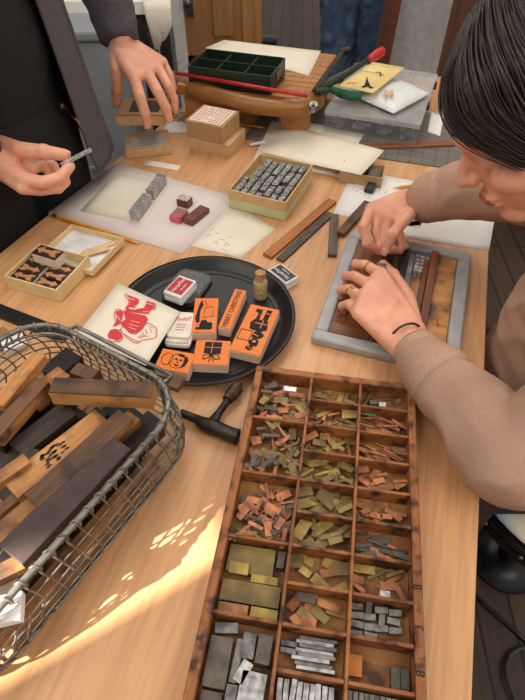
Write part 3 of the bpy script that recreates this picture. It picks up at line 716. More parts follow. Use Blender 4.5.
stroke3(sp_, [cr(l) for l in ([(150, 290), (190, 300)], [(140, 305), (185, 318)], [(138, 320), (170, 332)], [(205, 245), (245, 250)], [(130, 180), (165, 190)], [(80, 262), (98, 290)], [(56, 350), (64, 374)], [(90, 345), (100, 372)], [(218, 206), (252, 214)])], M_paper, .0009, 'figure_highlight')
stroke3(sp_, [cr(l) for l in ([(128, 165), (122, 160), (118, 172), (138, 192), (134, 212), (118, 232)], [(262, 206), (268, 214), (262, 236)], [(38, 355), (44, 382), (60, 392), (76, 386), (92, 390), (110, 376)], [(100, 238), (92, 232), (74, 238), (66, 262), (74, 290)], [(236, 318), (252, 322)], [(190, 360), (212, 366)])], M_redink, .0010, 'figure_outline')

# ink pads
def pad(a, b, c, z0, z1, label, colr, word, cat='ink pad', rzt=0, edge=True):
    fr = Fr(a, b, c, z0, z1); t = thing('ink_pad', fr.loc, fr.rz, label, cat); L, W, H = fr.size
    bm = new_bm(); add_box(bm, (0, 0, H*.27), (L, W, H*.52)); obj('base', bm, M_whp, t, .002)
    bm = new_bm(); add_box(bm, (0, 0, H*.78), (L, W, H*.44)); obj('lid', bm, M_whp, t, .002)
    bm = new_bm(); add_box(bm, (0, 0, H+.0002), (L*.84, W*.78, .0006)); la = obj('label_panel', bm, colr, t, .0)
    Lt = W if abs(math.sin(rzt)) > .5 else L; up_ = Vector((-math.sin(rzt), math.cos(rzt), 0))*min(L, W)
    text(word, Lt*.19, M_white, la, up_*.10+Vector((0, 0, H+.0006)), rzt, italic=True)
    text('fine detail', Lt*.09, M_white, la, up_*-.2+Vector((0, 0, H+.0006)), rzt)
    return t
M_whp = mat('white_plastic', (240, 238, 234), .35)
# clear-lidded black pad case
fr = Fr((158, 296), (192, 306), (184, 267), ZT, ZT+.012)
t = thing('pad_case', fr.loc, fr.rz, 'black pad case with clear domed lid under the red ink pad', 'case'); L, W, H = fr.size
def rrect(L, W, r, n=6):
    out = []
    for cx_, cy_, a0 in ((L/2-r, W/2-r, 0), (-L/2+r, W/2-r, PI/2), (-L/2+r, -W/2+r, PI), (L/2-r, -W/2+r, 1.5*PI)):
        for k in range(n+1): out.append((cx_+r*math.cos(a0+PI/2*k/n), cy_+r*math.sin(a0+PI/2*k/n)))
    return out
bm = new_bm(); add_prism(bm, rrect(L, W, .016), 0, .006); obj('base', bm, M_blackp, t, .001)
bm = new_bm(); add_prism(bm, rrect(L*.80, W*.80, .012), .006, .0085); obj('pad', bm, mat('dark_grey_pad', (40, 40, 42), .8), t)
bm = new_bm(); add_prism(bm, rrect(L*.95, W*.95, .016), .0095, .0135); o = obj('clear_lid', bm, M_clear, t, .0015)
bm = new_bm(); add_tube(bm, [(x, y, .0142) for x, y in rrect(L*.55, W*.6, .02)], .0008, 6, True); obj('lid_ridge', bm, M_clear, t)
pad((163, 291.4), (180.7, 298), (177.6, 274), ZT+.0142, ZT+.034, 'white ink pad with red label, on the clear lidded case', M_red, 'VersaFine', rzt=PI/2)
pad((267.4, 269.5), (286, 284), (281, 263), 0, .018, 'white ink pad with black label, off the tray near glitter bottle', M_blackp, 'VersaFine', rzt=PI)
# white Vivid pad
fr = Fr((163.5, 343), (189.5, 345), (168.5, 310.5), ZT+.001, ZT+.016)
M_vivid = mat('ivory_plastic', (238, 228, 214), .35)
t = thing('ink_pad', fr.loc+Vector((0, 0, .005)), fr.rz, 'rounded ivory ink pad with red script, beside the printed sheet', 'ink pad'); L, W, H = fr.size
bm = new_bm(); add_prism(bm, rrect(L, W, .006), 0, H*.55); obj('base', bm, M_vivid, t, .0015)
bm = new_bm(); add_prism(bm, [(x, y+.004) for x, y in rrect(L*.94, W*.78, .006)], H*.55, H*.95); lid = obj('lid', bm, M_vivid, t, .002)
bm = new_bm(); add_rod(bm, (-L*.42, -W*.42, H*.62), (L*.42, -W*.42, H*.62), .004, seg=12); obj('hinge', bm, M_vivid, t, smooth=True)
text('Vivid!', L*.33, M_redink, lid, (-L*.06, W*.20, H*.95+.0004), .15, italic=True)
for k in range(3): text('stamp ink', L*.09, M_redink, lid, (0, W*(.03-.08*k), H*.95+.0004), .0)
# bottle
b0 = P(260.5, 297, ZT); t = thing('glitter_bottle', b0, 0, 'small corked glass bottle of gold glitter on the tray rim', 'bottle')
bm = new_bm(); add_lathe(bm, [(.002, 0), (.0125, .0005), (.0132, .003), (.0132, .038), (.0125, .041), (.009, .045), (.009, .049), (.0102, .050), (.0102, .052)], 28); obj('glass', bm, M_glass, t, smooth=True)
bm = new_bm(); add_lathe(bm, [(.002, .0012), (.0118, .0014), (.0121, .004), (.0121, .037), (.011, .038), (.002, .0385)], 24); obj('glitter', bm, M_glitter, t, smooth=True)
bm = new_bm(); add_rod(bm, (0, 0, .043), (0, 0, .058), .0078, .0092, seg=20); obj('cork', bm, M_cork, t, .0008)

# mounted rubber stamps
def stamp(a, b, c, label, h=.019):
    fr = Fr(a, b, c, ZT, ZT+h); o = slab('rubber_stamp', M_stampwood, fr, label, 'rubber stamp', bevel=.001)
    bm = new_bm(); add_box(bm, (0, 0, fr.H*.80), (fr.L*1.004, fr.W*1.004, fr.H*.06)); 
    bm2 = new_bm(); add_box(bm2, (0, 0, fr.H+.0006), (fr.L*.99, fr.W*.99, .0016)); tp = obj('orange_top', bm2, M_stamporange, o, .0004)
    add_ = bm; obj('groove', add_, M_stampwood, o)
    return o, fr, tp
def art(tp, fr, polys, lines=(), w=.0007, hole=()):
    z = fr.H+.0015; L, W = fr.L, fr.W; bm = new_bm()
    for k, p in enumerate(polys): add_prism(bm, [(x*L, y*W) for x, y in p], z, z+.00025+.00004*k)
    for ln in lines:
        for a, b in zip(ln, ln[1:]):
            A1 = Vector((a[0]*L, a[1]*W, z+.0003)); B1 = Vector((b[0]*L, b[1]*W, z+.0003)); d = B1-A1
            add_box(bm, (A1+B1)/2, (d.length+w*.5, w, .0005), Matrix.Rotation(math.atan2(d.y, d.x), 3, 'Z'))
    obj('design', bm, M_blkink, tp)
    if hole:
        bm = new_bm()
        for p in hole: add_prism(bm, [(x*L, y*W) for x, y in p], z+.0003, z+.0006)
        obj('design_gap', bm, M_stamporange, tp)
def circ(x, y, rx, ry, n=14, j=0): return [(x+rx*(1+random.uniform(-j, j))*math.cos(2*PI*k/n), y+ry*(1+random.uniform(-j, j))*math.sin(2*PI*k/n)) for k in range(n)]
o, f, tp = stamp((191, 333), (215.6, 333), (198.7, 298.6), 'orange topped stamp of a person reading, above the gift stamp')
art(tp, f, [circ(-.02, -.28, .17, .13, 14, .15), circ(.2, -.3, .16, .08, 12, .2), [(-.4, -.1), (-.28, .3), (-.2, .42), (-.1, .30), (-.22, .1), (-.2, -.2), (-.32, -.25)], [(-.36, -.42), (.3, -.42), (.36, -.36), (-.3, -.35)]], [[(-.05, -.08), (-.02, .2), (.3, .24), (.34, -.05), (-.05, -.08)], [(-.2, .42), (0, .38), (.04, .25)]])
o, f, tp = stamp((218, 327.4), (230, 329.7), (232.3, 288.6), 'narrow orange topped stamp reading merry christmas')
text('MERRY CHRISTMAS!', .0125, M_blkink, tp, (0, 0, f.H+.0016), PI/2, sx=.84)
o, f, tp = stamp((229, 349.6), (259.7, 357), (250, 304), 'largest orange topped stamp, of a booted figure holding a blank sign')
art(tp, f, [[(-.22, .42), (-.02, .42), (0, .2), (-.12, .2), (-.12, .34), (-.24, .36)], [(.12, .44), (.3, .44), (.26, .2), (.1, .2)], [(-.14, .2), (.3, .2), (.38, .02), (.2, -.05), (-.18, -.02), (-.24, .1)], circ(.16, -.12, .2, .08, 12, .15), circ(.14, -.27, .17, .08, 14, .15), circ(.08, -.39, .13, .045, 12, .2)],
    [[(-.42, -.06), (-.04, -.06), (-.04, -.26), (-.42, -.26), (-.42, -.06)]], .0009, [circ(.14, -.25, .06, .025), [(-.10, .13), (.3, .13), (.3, .115), (-.1, .115)], [(.13, .2), (.16, .2), (.16, .03), (.13, .03)], [(.15, .36), (.27, .36), (.27, .345), (.15, .345)], [(-.1, .3), (-.02, .3), (-.02, .29), (-.1, .29)], [(.0, -.1), (.2, -.13), (.2, -.145), (0, -.115)], circ(.04, -.38, .03, .012), circ(.13, -.40, .03, .012)])
o, f, tp = stamp((192, 364.5), (227.7, 366), (192.4, 340), 'square orange topped stamp of a ribboned gift')
art(tp, f, [[(-.23, .42), (.26, .42), (.26, -.06), (-.23, -.06)]], [[(0, -.06), (-.1, -.25), (-.22, -.3), (-.22, -.14), (0, -.06), (.12, -.28), (.25, -.26), (.2, -.12), (0, -.06)], [(0, -.1), (-.05, -.38)], [(0, -.1), (.08, -.36)]], .0014, [[(-.02, .40), (.0, .40), (.0, -.05), (-.02, -.05)], [(-.23, .2), (.26, .2), (.26, .18), (-.23, .18)]])
o, f, tp = stamp((154, 368), (187.6, 374), (158.5, 348), 'orange topped stamp of a smiling face, lower left on tray')
art(tp, f, [[(.30, .3), (.38, .1), (.34, -.2), (.22, -.34), (.26, -.1), (.24, .2)], [(-.02, .3), (.2, .36), (.26, .2), (.1, .24)], circ(.02, .08, .04, .05), circ(.16, .06, .04, .05), [(-.02, -.16), (.18, -.2), (.1, -.28)]],
    [circ(.08, 0, .24, .36, 18)+[(.32, 0)], circ(-.24, .02, .16, .3, 14)+[(-.08, .02)], [(.08, .02), (.12, -.08), (.06, -.08)]], .0008)

# ------------------------------------------------------------- iron key (T handle tool)
q = P(210, 428, .011); t = thing('iron_hammer', (q.x, q.y, TOP), 0, 'old dark iron T shaped hammer tool beside the type case', 'tool')
bm = new_bm(); z = .0135; pts = [P(x, y, z)-Vector((q.x, q.y, TOP)) for x, y in ((180.5, 413), (186, 415), (196, 419), (204, 424), (212, 427), (222, 431), (232, 435), (238, 437))]
add_tube(bm, pts, [.0066, .0064, .0068, .0105, .0125, .0112, .0110, .0118], 18); obj('head', bm, M_iron, t, .0008, smooth=False)
bm = new_bm(); pts = [P(x, y, z)-Vector((q.x, q.y, TOP)) for x, y in ((211, 424), (219, 413), (226, 403), (229, 398))]
add_tube(bm, pts, [.0085, .0058, .0055, .0065], 14); obj('shaft', bm, M_iron, t, smooth=True)
bm = new_bm(); pts = [P(x, y, z)-Vector((q.x, q.y, TOP)) for x, y in ((227.5, 400), (229.5, 397), (230.5, 396), (237, 388), (238, 387), (240.5, 383.5))]
add_tube(bm, pts, [.0088, .0088, .0105, .0105, .0048, .0044], 10); o = obj('collar_nut', bm, mat('rusty_iron', (92, 70, 52), .5, .6, (60, 46, 38), 90), t)

# ------------------------------------------------------------- grey frame (chase) with furniture
fr = Fr((311, 337), (459, 372), (351.5, 229.5), 0, .018)
CH = fr; ch = thing('printing_chase', fr.loc, fr.rz, 'grey painted rectangular frame under the seated person\'s hands', 'frame'); L, W, H = fr.size; w = .0235
for (x0, y0, x1, y1) in ((-L/2, -W/2, L/2, -W/2+w), (-L/2, W/2-w, L/2, W/2), (-L/2, -W/2+w, -L/2+w, W/2-w), (L/2-w, -W/2+w, L/2, W/2-w)):
    bm = new_bm(); add_box(bm, ((x0+x1)/2, (y0+y1)/2, H/2), (x1-x0, y1-y0, H)); obj('rail', bm, M_greyp, ch, .005, seg=3)
def inch(a, b, c, z0, z1, mt, name, label, cat): 
    f = Fr(a, b, c, z0, z1); return slab(name, mt, f, label, cat)
Rc = Matrix.Rotation(CH.rz, 3, 'Z')
def loc_block(name, mt, x0, y0, x1, y1, z0, z1, label, cat='wood block', grp=None, rz=0):
    bm = new_bm(); add_box(bm, (0, 0, (z1-z0)/2), (abs(x1-x0), abs(y1-y0), z1-z0)); o = obj(name, bm, mt, None, .0006)
    o.location = CH.loc+Rc @ Vector(((x0+x1)/2, (y0+y1)/2, z0)); o.rotation_euler.z = CH.rz+rz; return tag(o, label, cat, grp)
li, wi = L/2-w, W/2-w
M_mah = woodgrain('mahogany', (150, 92, 52), (128, 74, 40), (100, 56, 32), 'y', 1.5, .5, .05)
M_mahx = woodgrain('mahogany_across', (146, 94, 56), (124, 76, 44), (96, 56, 34), 'x', 1.5, .5, .05)
loc_block('wood_furniture', M_mah, -li+.0005, -wi+.030, -li+.052, wi-.001, 0, .014, 'wide dark brown wooden block along the frame\'s left side')
loc_block('wood_furniture', M_mahx, -li+.0005, -wi+.001, li-.001, -wi+.028, 0, .015, 'long brown wooden block along the frame\'s near side')
loc_block('wood_furniture', M_pine, li-.036, -wi+.030, li-.001, wi-.030, 0, .013, 'light tan wooden block with red mark at frame right')
loc_block('wood_furniture', M_pine, li-.036, wi-.029, li-.001, wi-.001, 0, .012, 'small pinkish tan wooden block at the frame\'s top right')
loc_block('wood_furniture', M_mah, li-.050, -wi+.030, li-.037, wi-.002, 0, .024, 'tall narrow reddish stick beside the tan wooden block')
loc_block('wood_furniture', M_mah, li-.060, -wi+.030, li-.051, wi-.030, 0, .019, 'thin reddish stick against the black type')
o = loc_block('red_pencil_mark', M_red, li-.020, -wi+.072, li-.017, -wi+.090, .0131, .0134, 'small red mark on the tan wooden block', 'mark', None, .2)
for k, (x, mt, z) in enumerate(((-li+.060, M_blackp, .022), (-li+.074, M_leadd, .019), (-li+.088, M_blackp, .024), (-li+.102, M_bluelead, .018))):
    loc_block('type_line', mt, x, -wi+.050, x+.010, wi-.004-.012*(k % 2), 0, z, ('black type line nearest the left wooden block', 'grey type line between two black ones', 'black type line in the middle of the frame', 'bluish grey type line beside the middle black one')[k], 'type line')
bm = new_bm(); sb = make_sort('metal_type', M_silver, .007, .007, .018, 'tiny bright type sort in the frame near the fingers', 'bright sorts inside the grey frame'); first = True
for k in range(14):
    lp = Vector((-li+.118+.0082*(k % 3), wi-.020-.011*(k//3), 0)); wl = CH.loc+Rc @ lp
    if first: sb.location = wl; sb.rotation_euler.z = CH.rz; first = False
    else:
        s = copyobj(sb, wl, (0, 0, CH.rz), None, None)
        if k > 3: s.data = s.data.copy() if False else s.data
# printed papers to the right/back
pr = sheet('printed_paper', [(333, 214, .0003), (420, 229, .0003), (431, 184, .0003), (353, 170, .0003)], M_white, 'white printed paper under the orange pencil and dark type block', 'paper')
strokes(pr, [[(352+4*k, 190+k*2), (354+4*k, 188+k*2)] for k in range(5)]+[[(378, 193), (381, 188)], [(384, 194), (387, 190)], [(386, 199), (390, 195)]], .0009, M_greyink, .0007, 'faint_print')
sheet('blank_paper', [(393, 236, .0003), (489, 250.5, .0003), (494, 222, .0003), (402, 208, .0003)], M_white, 'blank white paper beyond the frame at the table edge', 'paper')
pencil((430, 184), (393, 188), .0045, 'orange pencil with dark tip on the white printed paper')
fr = Fr((364.5, 188), (373, 190), (366.5, 181), .001, .012); tag(slab('type_block', mat('dark_green_block', (56, 60, 54), .4, .4), fr, 'small dark type block standing on the white printed paper', 'type'), None, None)
sheet('paper_scrap', [(427, 132, .004), (440, 136, .004), (444, 116, .004), (431, 112, .004)], M_white, 'white scrap of paper by the hanging hair, on the mat', 'paper scrap')

# ------------------------------------------------------------- type case
ca_o = Vector((-.0090, .5265, TOP)); cz_r = -math.atan2(.1605, .987)
case = thing('type_case', ca_o, cz_r, 'old brown wooden type case with many compartments of metal spacers', 'type case')
CW, CL, CH_ = .2400, .552, .031; ow = .011
def cbox(bm, x0, y0, x1, y1, z0, z1): add_box(bm, ((x0+x1)/2, -(y0+y1)/2, (z0+z1)/2), (x1-x0, y1-y0, z1-z0))
bm = new_bm(); cbox(bm, .001, .001, CW-.001, CL-.001, 0, .004); obj('bottom', bm, M_casefloor, case)
bm = new_bm(); cbox(bm, 0, 0, CW, ow, 0.0005, CH_); obj('end_rail', bm, M_case, case, .0015)
bm = new_bm(); cbox(bm, 0, CL-ow, CW, CL, 0.0005, CH_); obj('end_rail', bm, M_case, case, .0015)
for x in (0, CW-ow): bm = new_bm(); cbox(bm, x, ow, x+ow, CL-ow, 0.0005, CH_); obj('side_rail', bm, M_caseY, case, .0015)
xs = [ow, .0865, .1600, CW-ow]; S0 = .0500; PT = .0437
for x in (.0865, .1600): bm = new_bm(); cbox(bm, x-.002, ow, x+.002, CL-ow, .004, CH_-.001); obj('divider', bm, M_caseY, case, .0008)
for cidx in range(3):
    for k in range(11):
        if cidx == 0 and k % 2 == 0: continue
        y = S0+PT*k; bm = new_bm(); cbox(bm, xs[cidx]+(.0022 if cidx else 0), y-.002, xs[cidx+1]-(.0022 if cidx < 2 else 0), y+.002, .004, CH_-.0015); obj('crosspiece', bm, M_case, case, .0008)
for s, (px_, py_) in zip(('8', '3', '8'), ((417, 587), (420, 628), (422, 674))):
    p = P(px_, py_, CH_); lp = Matrix.Rotation(-cz_r, 3, 'Z') @ (p-ca_o); text(s, .013, M_blkink, case, (CW-ow/2, lp.y, CH_+.0002), PI/2, name='stamped_mark')
# spacers
RC = Matrix.Rotation(cz_r, 3, 'Z')
protos = {}
def bent(l, w, h, b):
    bm = new_bm(); add_box(bm, (0, 0, 0), (l, w, h)); return bm
def spacer(kind, variant, mt):
    key = (kind, variant, mt.name)
    if key in protos: return protos[key].copy(), False
    dims = {'thin': (.019, .0035, .0009), 'mid': (.017, .0065, .0010), 'wide': (.021, .0095, .0012), 'slug': (.017, .0075, .0075), 'longslug': (.030, .0060, .006), 'sliver': (.024, .0022, .0009)}[variant]
    bm = new_bm(); add_box(bm, (0, 0, 0), dims)
    o = obj(kind, bm, mt, bevel=.0003 if variant in ('slug', 'longslug') else 0); protos[key] = o; return o, True
ORD = ['top', 'second', 'third', 'fourth', 'fifth', 'sixth', 'seventh', 'eighth', 'ninth', 'tenth', 'eleventh']
COLN = ['left', 'middle', 'right']
def put(kind, variant, mt, x, y, z, rot, sc, cell, tilt=(0, 0)):
    o, new = spacer(kind, variant, mt)
    if not new: C.objects.link(o)
    o.location = ca_o+RC @ Vector((x, -y, z)); o.rotation_euler = (tilt[0], tilt[1], cz_r+rot); o.scale = sc
    col, row = cell
    word = {'copper_spacer': 'thin copper coloured spacer', 'brass_spacer': 'yellow or olive brass spacer', 'lead_spacer': 'grey metal spacer'}[kind]
    o['label'] = '%s in %s compartment of case\'s %s column' % (word, ORD[row], COLN[col]); o['category'] = 'spacer'
    o['group'] = '%ss in the %s %s compartment' % (kind.replace('_', ' '), ORD[row], COLN[col]); return o
def cellbox(col, row):
    if col == 0:
        y0 = ow if row == 0 else S0+PT*(2*row-1)+.002; y1 = S0+PT*(2*row+1)-.002
    else:
        y0 = ow if row == 0 else S0+PT*(row-1)+.002; y1 = S0+PT*row-.002
    return xs[col]+.002, y0, xs[col+1]-.002, y1
def fill(col, row, n, mix, variants, ang=None, zstep=.00045, region=None, sc=(.8, 1.35)):
    x0, y0, x1, y1 = cellbox(col, row)
    if region: x0, x1, y0, y1 = x0+(x1-x0)*region[0], x0+(x1-x0)*region[1], y0+(y1-y0)*region[2], y0+(y1-y0)*region[3]
    m = .009
    for i in range(n):
        kind, mt = random.choice(mix); va = random.choice(variants)
        # spread over a jittered grid so that the floor is covered
        g = max(1, int(math.sqrt(n))); gx = (i % g+.5)/g; gy = ((i//g) % g+.5)/g
        x = x0+m*.8+(x1-x0-1.6*m)*min(1, max(0, gx+random.uniform(-.42, .42))); y = y0+m*.6+(y1-y0-1.2*m)*min(1, max(0, gy+random.uniform(-.42, .42)))
        r = random.uniform(0, PI) if ang is None else ang+random.uniform(-.35, .35)
        if y1-y0 < .05 and ang is None: r = r*.5-PI/4 if random.random() < .6 else r
        s = random.uniform(*sc)
        put(kind, va, mt, x, y, .0058+zstep*i, r, (s, random.uniform(.9, 1.7), 1), (col, row), (random.uniform(-.16, .16), random.uniform(-.12, .12)))
CU, BR, OL, LE, LD = ('copper_spacer', M_copper), ('brass_spacer', M_brass), ('brass_spacer', M_olive), ('lead_spacer', M_lead), ('lead_spacer', M_leadd)
T_, Mi, Wd = 'thin', 'mid', 'wide'
fill(0, 0, 54, [CU, CU, CU, OL, BR], [T_, Mi], region=(0, 1, .3, 1), zstep=.0003)
for x, y, r, s in ((.026, .030, .5, 1.2), (.034, .070, 0, 1.3), (.028, .026, .9, 1)): put('lead_spacer', 'slug', M_leadd, x, y, .018, r, (s, .9, .9), (0, 0), (.1, .1))
put('lead_spacer', 'slug', M_silver, .056, .031, .019, 0, (1.15, 1.1, .8), (0, 0)); put('brass_spacer', 'wide', M_olive, .045, .052, .019, .05, (1, 1.2, 1), (0, 0))
fill(0, 1, 68, [CU, CU, OL, OL, LD, CU], [T_, Mi, 'sliver'], zstep=.0003); 
for x, y, r in ((.03, .105, .3), (.04, .116, .1), (.06, .112, -.5)): put('lead_spacer', 'thin', M_leadd, x, y, .020, r, (1.3, 1.4, 1.5), (0, 1))
fill(0, 2, 64, [CU, CU, CU, CU, LD], [T_, Mi, 'sliver'], zstep=.0003, region=(0.05, 1, .1, 1)); fill(0, 2, 8, [OL], [Mi, Wd], region=(0, .5, .65, 1), zstep=.0005)
x0, y0, x1, y1 = cellbox(0, 3)
def flat(kind, mt, cell, fx0, fx1, fy0, fy1, z, h, rot=0):
    x0, y0, x1, y1 = cellbox(*cell); a, b = x0+(x1-x0)*fx0, x0+(x1-x0)*fx1; c, d = y0+(y1-y0)*fy0, y0+(y1-y0)*fy1
    bm = new_bm(); add_box(bm, (0, 0, 0), (b-a, d-c, h)); o = obj(kind, bm, mt, bevel=.0004)
    o.location = ca_o+RC @ Vector(((a+b)/2, -(c+d)/2, z+h/2)); o.rotation_euler.z = cz_r+rot; return o
def lab(o, s, c='spacer'): return tag(o, s, c)
lab(flat('brass_plate', M_olive, (0, 3), .02, .80, .03, .42, .0045, .010), 'large olive brass block filling the fourth left compartment\'s far half', 'brass block')
lab(flat('brass_plate', M_brass, (0, 3), .08, .40, .30, .46, .0150, .004), 'small yellowish brass block lying on the large olive one', 'brass block')
lab(flat('brass_plate', M_brass, (0, 3), .46, .90, .42, .53, .0148, .003), 'narrow yellow brass piece right of the small brass block', 'brass block')
lab(flat('brass_plate', M_olive, (0, 3), .01, .97, .54, .82, .0045, .013), 'long dark olive brass bar across the fourth left compartment', 'brass block')
lab(flat('copper_plate', M_copper, (0, 3), .02, .50, .84, .98, .0045, .012), 'brown copper piece at the near left of the fourth left compartment', 'copper block')
lab(flat('brass_plate', M_brass, (0, 3), .54, .97, .84, .98, .0045, .013), 'bright yellow brass piece at the near right of that fourth compartment', 'brass block')
lab(flat('lead_block', M_leadd, (0, 3), .84, .97, .04, .28, .0045, .012), 'dark slender block at the far right of fourth left compartment', 'spacer')
# cell 0,4 lead blocks
for args in ((.04, .40, .04, .17, .0045, .012, .15, M_lead, 'grey block at the far left of the fifth left compartment'), (.02, .36, .22, .80, .0045, .014, 0, M_leadd, 'large dark block on the fifth left compartment\'s left side'),
             (.50, .70, .12, .42, .0045, .014, 0, M_lead, 'upright grey block in the middle of the fifth left compartment'), (.73, .95, .12, .46, .0045, .018, -.03, M_leadd, 'dark grey upright block at right of the fifth left compartment'),
             (.40, .52, .20, .70, .0045, .010, -.05, M_lead, 'narrow grey strip beside the large dark block'), (.50, .66, .44, .70, .0150, .004, -.4, M_silver, 'light slanted slug on the pale blocks'),
             (.56, .93, .55, .97, .0045, .0145, -.05, M_silver, 'palest large block near the frame\'s lower edge'), (.38, .54, .72, .98, .0045, .012, .02, M_lead, 'grey upright block between dark and palest blocks'),
             (.03, .34, .83, .98, .0045, .012, .0, M_leadd, 'dark block below the large dark one')):
    lab(flat('lead_block', args[7], (0, 4), *args[:6], rot=args[6]), args[8], 'metal block')
fill(0, 4, 2, [CU], [Mi], region=(.35, .6, .05, .3))
# middle column
fill(1, 0, 16, [OL, OL, BR], [T_, Mi]); fill(1, 1, 24, [BR, OL, BR, OL, CU], [T_, Mi, Wd]); fill(1, 2, 22, [CU, BR, OL, CU], [T_, Mi]); fill(1, 3, 24, [OL, OL, BR], [Mi, T_, Wd])
fill(1, 4, 24, [OL, OL, OL, BR], [Mi, Wd]); fill(1, 5, 24, [OL, OL, BR], [Mi, Wd, T_])
fill(1, 6, 9, [BR, BR, OL, CU], [Wd, Mi], zstep=.0008); fill(1, 7, 9, [BR, OL, CU], [Wd], zstep=.0008); put('lead_spacer', 'mid', M_leadd, .112, .0475+.0437*6+.012, .016, 0, (1.2, 1.5, 1.5), (1, 7))
for k in range(8):
    x0, y0, x1, y1 = cellbox(1, 8); put('lead_spacer', 'longslug', M_silver if k % 2 else M_lead, x0+.038+random.uniform(-.004, .004), y0+.004+.0041*k, .010+.0012*(k % 3), 0.02, (1.35, .62, 1.4), (1, 8))
for k in range(2):
    x0, y0, x1, y1 = cellbox(1, 8); put('lead_spacer', 'longslug', M_lead, x0+.010, y0+.012+.007*k, .009, 0, (.6, .9, 1), (1, 8))
for k in range(9):
    for row in (9, 10):
        x0, y0, x1, y1 = cellbox(1, row); put('lead_spacer', 'longslug', M_silver, x0+.006+.0066*k, (y0+y1)/2+random.uniform(-.001, .001), .012, PI/2+random.uniform(-.06, .06), (1.2, .9, 1.3), (1, row))
# right column
fill(2, 0, 7, [CU, LD, OL], [T_]); put('lead_spacer', 'slug', M_silver, .195, .032, .011, 0, (.55, 1.1, 1), (2, 0)); put('lead_spacer', 'slug', M_leadd, .183, .030, .011, .2, (.8, 1, 1), (2, 0))
fill(2, 1, 22, [CU], ['sliver', T_], ang=-.15); g_ = put('copper_spacer', 'sliver', mat('green_patina', (60, 128, 88), .6), .172, .058, .020, -.02, (1.1, 1.2, 1), (2, 1)); g_['label'] = 'thin green tarnished strip in the right column, second compartment'; del g_['group']
fill(2, 2, 22, [CU, CU, CU, OL], ['sliver', T_], ang=-.2); fill(2, 3, 22, [CU], [T_, Mi]); 
for k in range(9):
    x0, y0, x1, y1 = cellbox(2, 4); put('copper_spacer', 'slug', M_copper, x0+.008+.0063*k, (y0+y1)/2+random.uniform(-.007, .007), .010+.003*(k % 2), random.uniform(-.8, .8), (.9, .9, .5), (2, 4))
fill(2, 4, 8, [CU, OL], [T_, Mi], region=(0, .5, .4, 1)); fill(2, 5, 16, [LD, LD, CU], ['sliver', T_, Mi], ang=.05); fill(2, 5, 4, [CU], [Mi, Wd], region=(.1, .5, .4, 1))
fill(2, 6, 12, [CU, CU, OL], [T_, Mi]); lab(flat('brass_plate', M_brass, (2, 6), .03, .42, .05, .30, .011, .002), 'flat brass sheet in the right column above copper scraps', 'brass block'); lab(flat('lead_block', M_silver, (2, 6), .50, .68, .72, .95, .011, .005), 'small pale metal cube among copper scraps, right column', 'metal block')
for k in range(14):
    x0, y0, x1, y1 = cellbox(2, 7); c_, r_ = k % 4, k//4
    put('lead_spacer', 'slug', random.choice((M_lead, M_lead, M_leadd)), x0+.009+.0135*c_+random.uniform(-.002, .002), y0+.006+.0095*r_, .0085+.001*(k % 3), random.choice((0.1, -.2, 1.5, -.1)), (.85, .9, .95), (2, 7))
lab(flat('copper_plate', mat('bright_copper', (196, 116, 56), .5, .3), (2, 8), .0, .24, .28, .80, .0045, .008), 'orange copper block alone on the left of a near empty compartment', 'copper block')
lab(flat('lead_block', M_leadd, (2, 8), .70, .84, .42, .96, .0045, .010), 'left of two dark slugs in the near empty right compartment', 'metal block')
lab(flat('lead_block', M_leadd, (2, 8), .85, .99, .42, .96, .0045, .010), 'right of two dark slugs in the near empty right compartment', 'metal block')
for k in range(11):
    x0, y0, x1, y1 = cellbox(2, 9); put('lead_spacer', 'longslug', M_lead, x0+.004+.0056*k, (y0+y1)/2, .012, PI/2+random.uniform(-.05, .05), (1.2, .8, 1.2), (2, 9))

# ------------------------------------------------------------- wire basket
e1 = Vector((.849, -.529, 0)); e2 = Vector((-.526, -.85, 0)); BO = Vector((-.314, .551, TOP))
bk = thing('wire_basket', BO+e1*.115+e2*.22, 0, 'grey galvanised wire basket full of old wooden blocks', 'basket'); bc = bk.location
def bp(a, b, z): return BO+e1*a+e2*b+Vector((0, 0, z))-bc
def loop(off, z, r=.068, n=10):
    a0, a1, b0, b1 = -.034-off, .256+off, -.002-off, .386+off; out = []
    for (ca_, cb_, t0) in ((a1-r, b0+r, -PI/2), (a1-r, b1-r, 0), (a0+r, b1-r, PI/2), (a0+r, b0+r, PI)):
        for k in range(n+1):
            t_ = t0+PI/2*k/n; out.append((ca_+r*math.cos(t_), cb_+r*math.sin(t_)))
    return [bp(a, b, z) for a, b in out]
def resample(pts, step):
    pts = pts+[pts[0]]; Ltot = sum((pts[i+1]-pts[i]).length for i in range(len(pts)-1)); n = int(Ltot/step); out = []; acc = 0; i = 0; target = 0
    for k in range(n):
        target = k*Ltot/n
        while acc+(pts[i+1]-pts[i]).length < target: acc += (pts[i+1]-pts[i]).length; i += 1
        out.append(pts[i].lerp(pts[i+1], (target-acc)/(pts[i+1]-pts[i]).length))
    return out
RH = .100
prof = [(0, RH), (.003, RH-.02), (.008, RH-.045), (.010, RH-.07), (.008, .012), (.002, .004)]
bm = new_bm(); add_tube(bm, resample(loop(0, RH), .008), .0038, 10, True); obj('rim', bm, M_wire, bk, smooth=True)
bm = new_bm(); add_tube(bm, resample(loop(-.004, RH-.012), .01), .0022, 6, True)
for off, z in ((.005, RH-.030), (.008, RH-.046), (.008, RH-.060), (.009, RH-.074), (.008, .013), (.002, .004)): add_tube(bm, resample(loop(off, z), .012), .0013, 6, True)
obj('hoop_wires', bm, M_wire, bk, smooth=True)
bm = new_bm(); rings = [resample(loop(o_, z), .0001+1.40/75) for o_, z in prof]; nm = min(len(r) for r in rings)
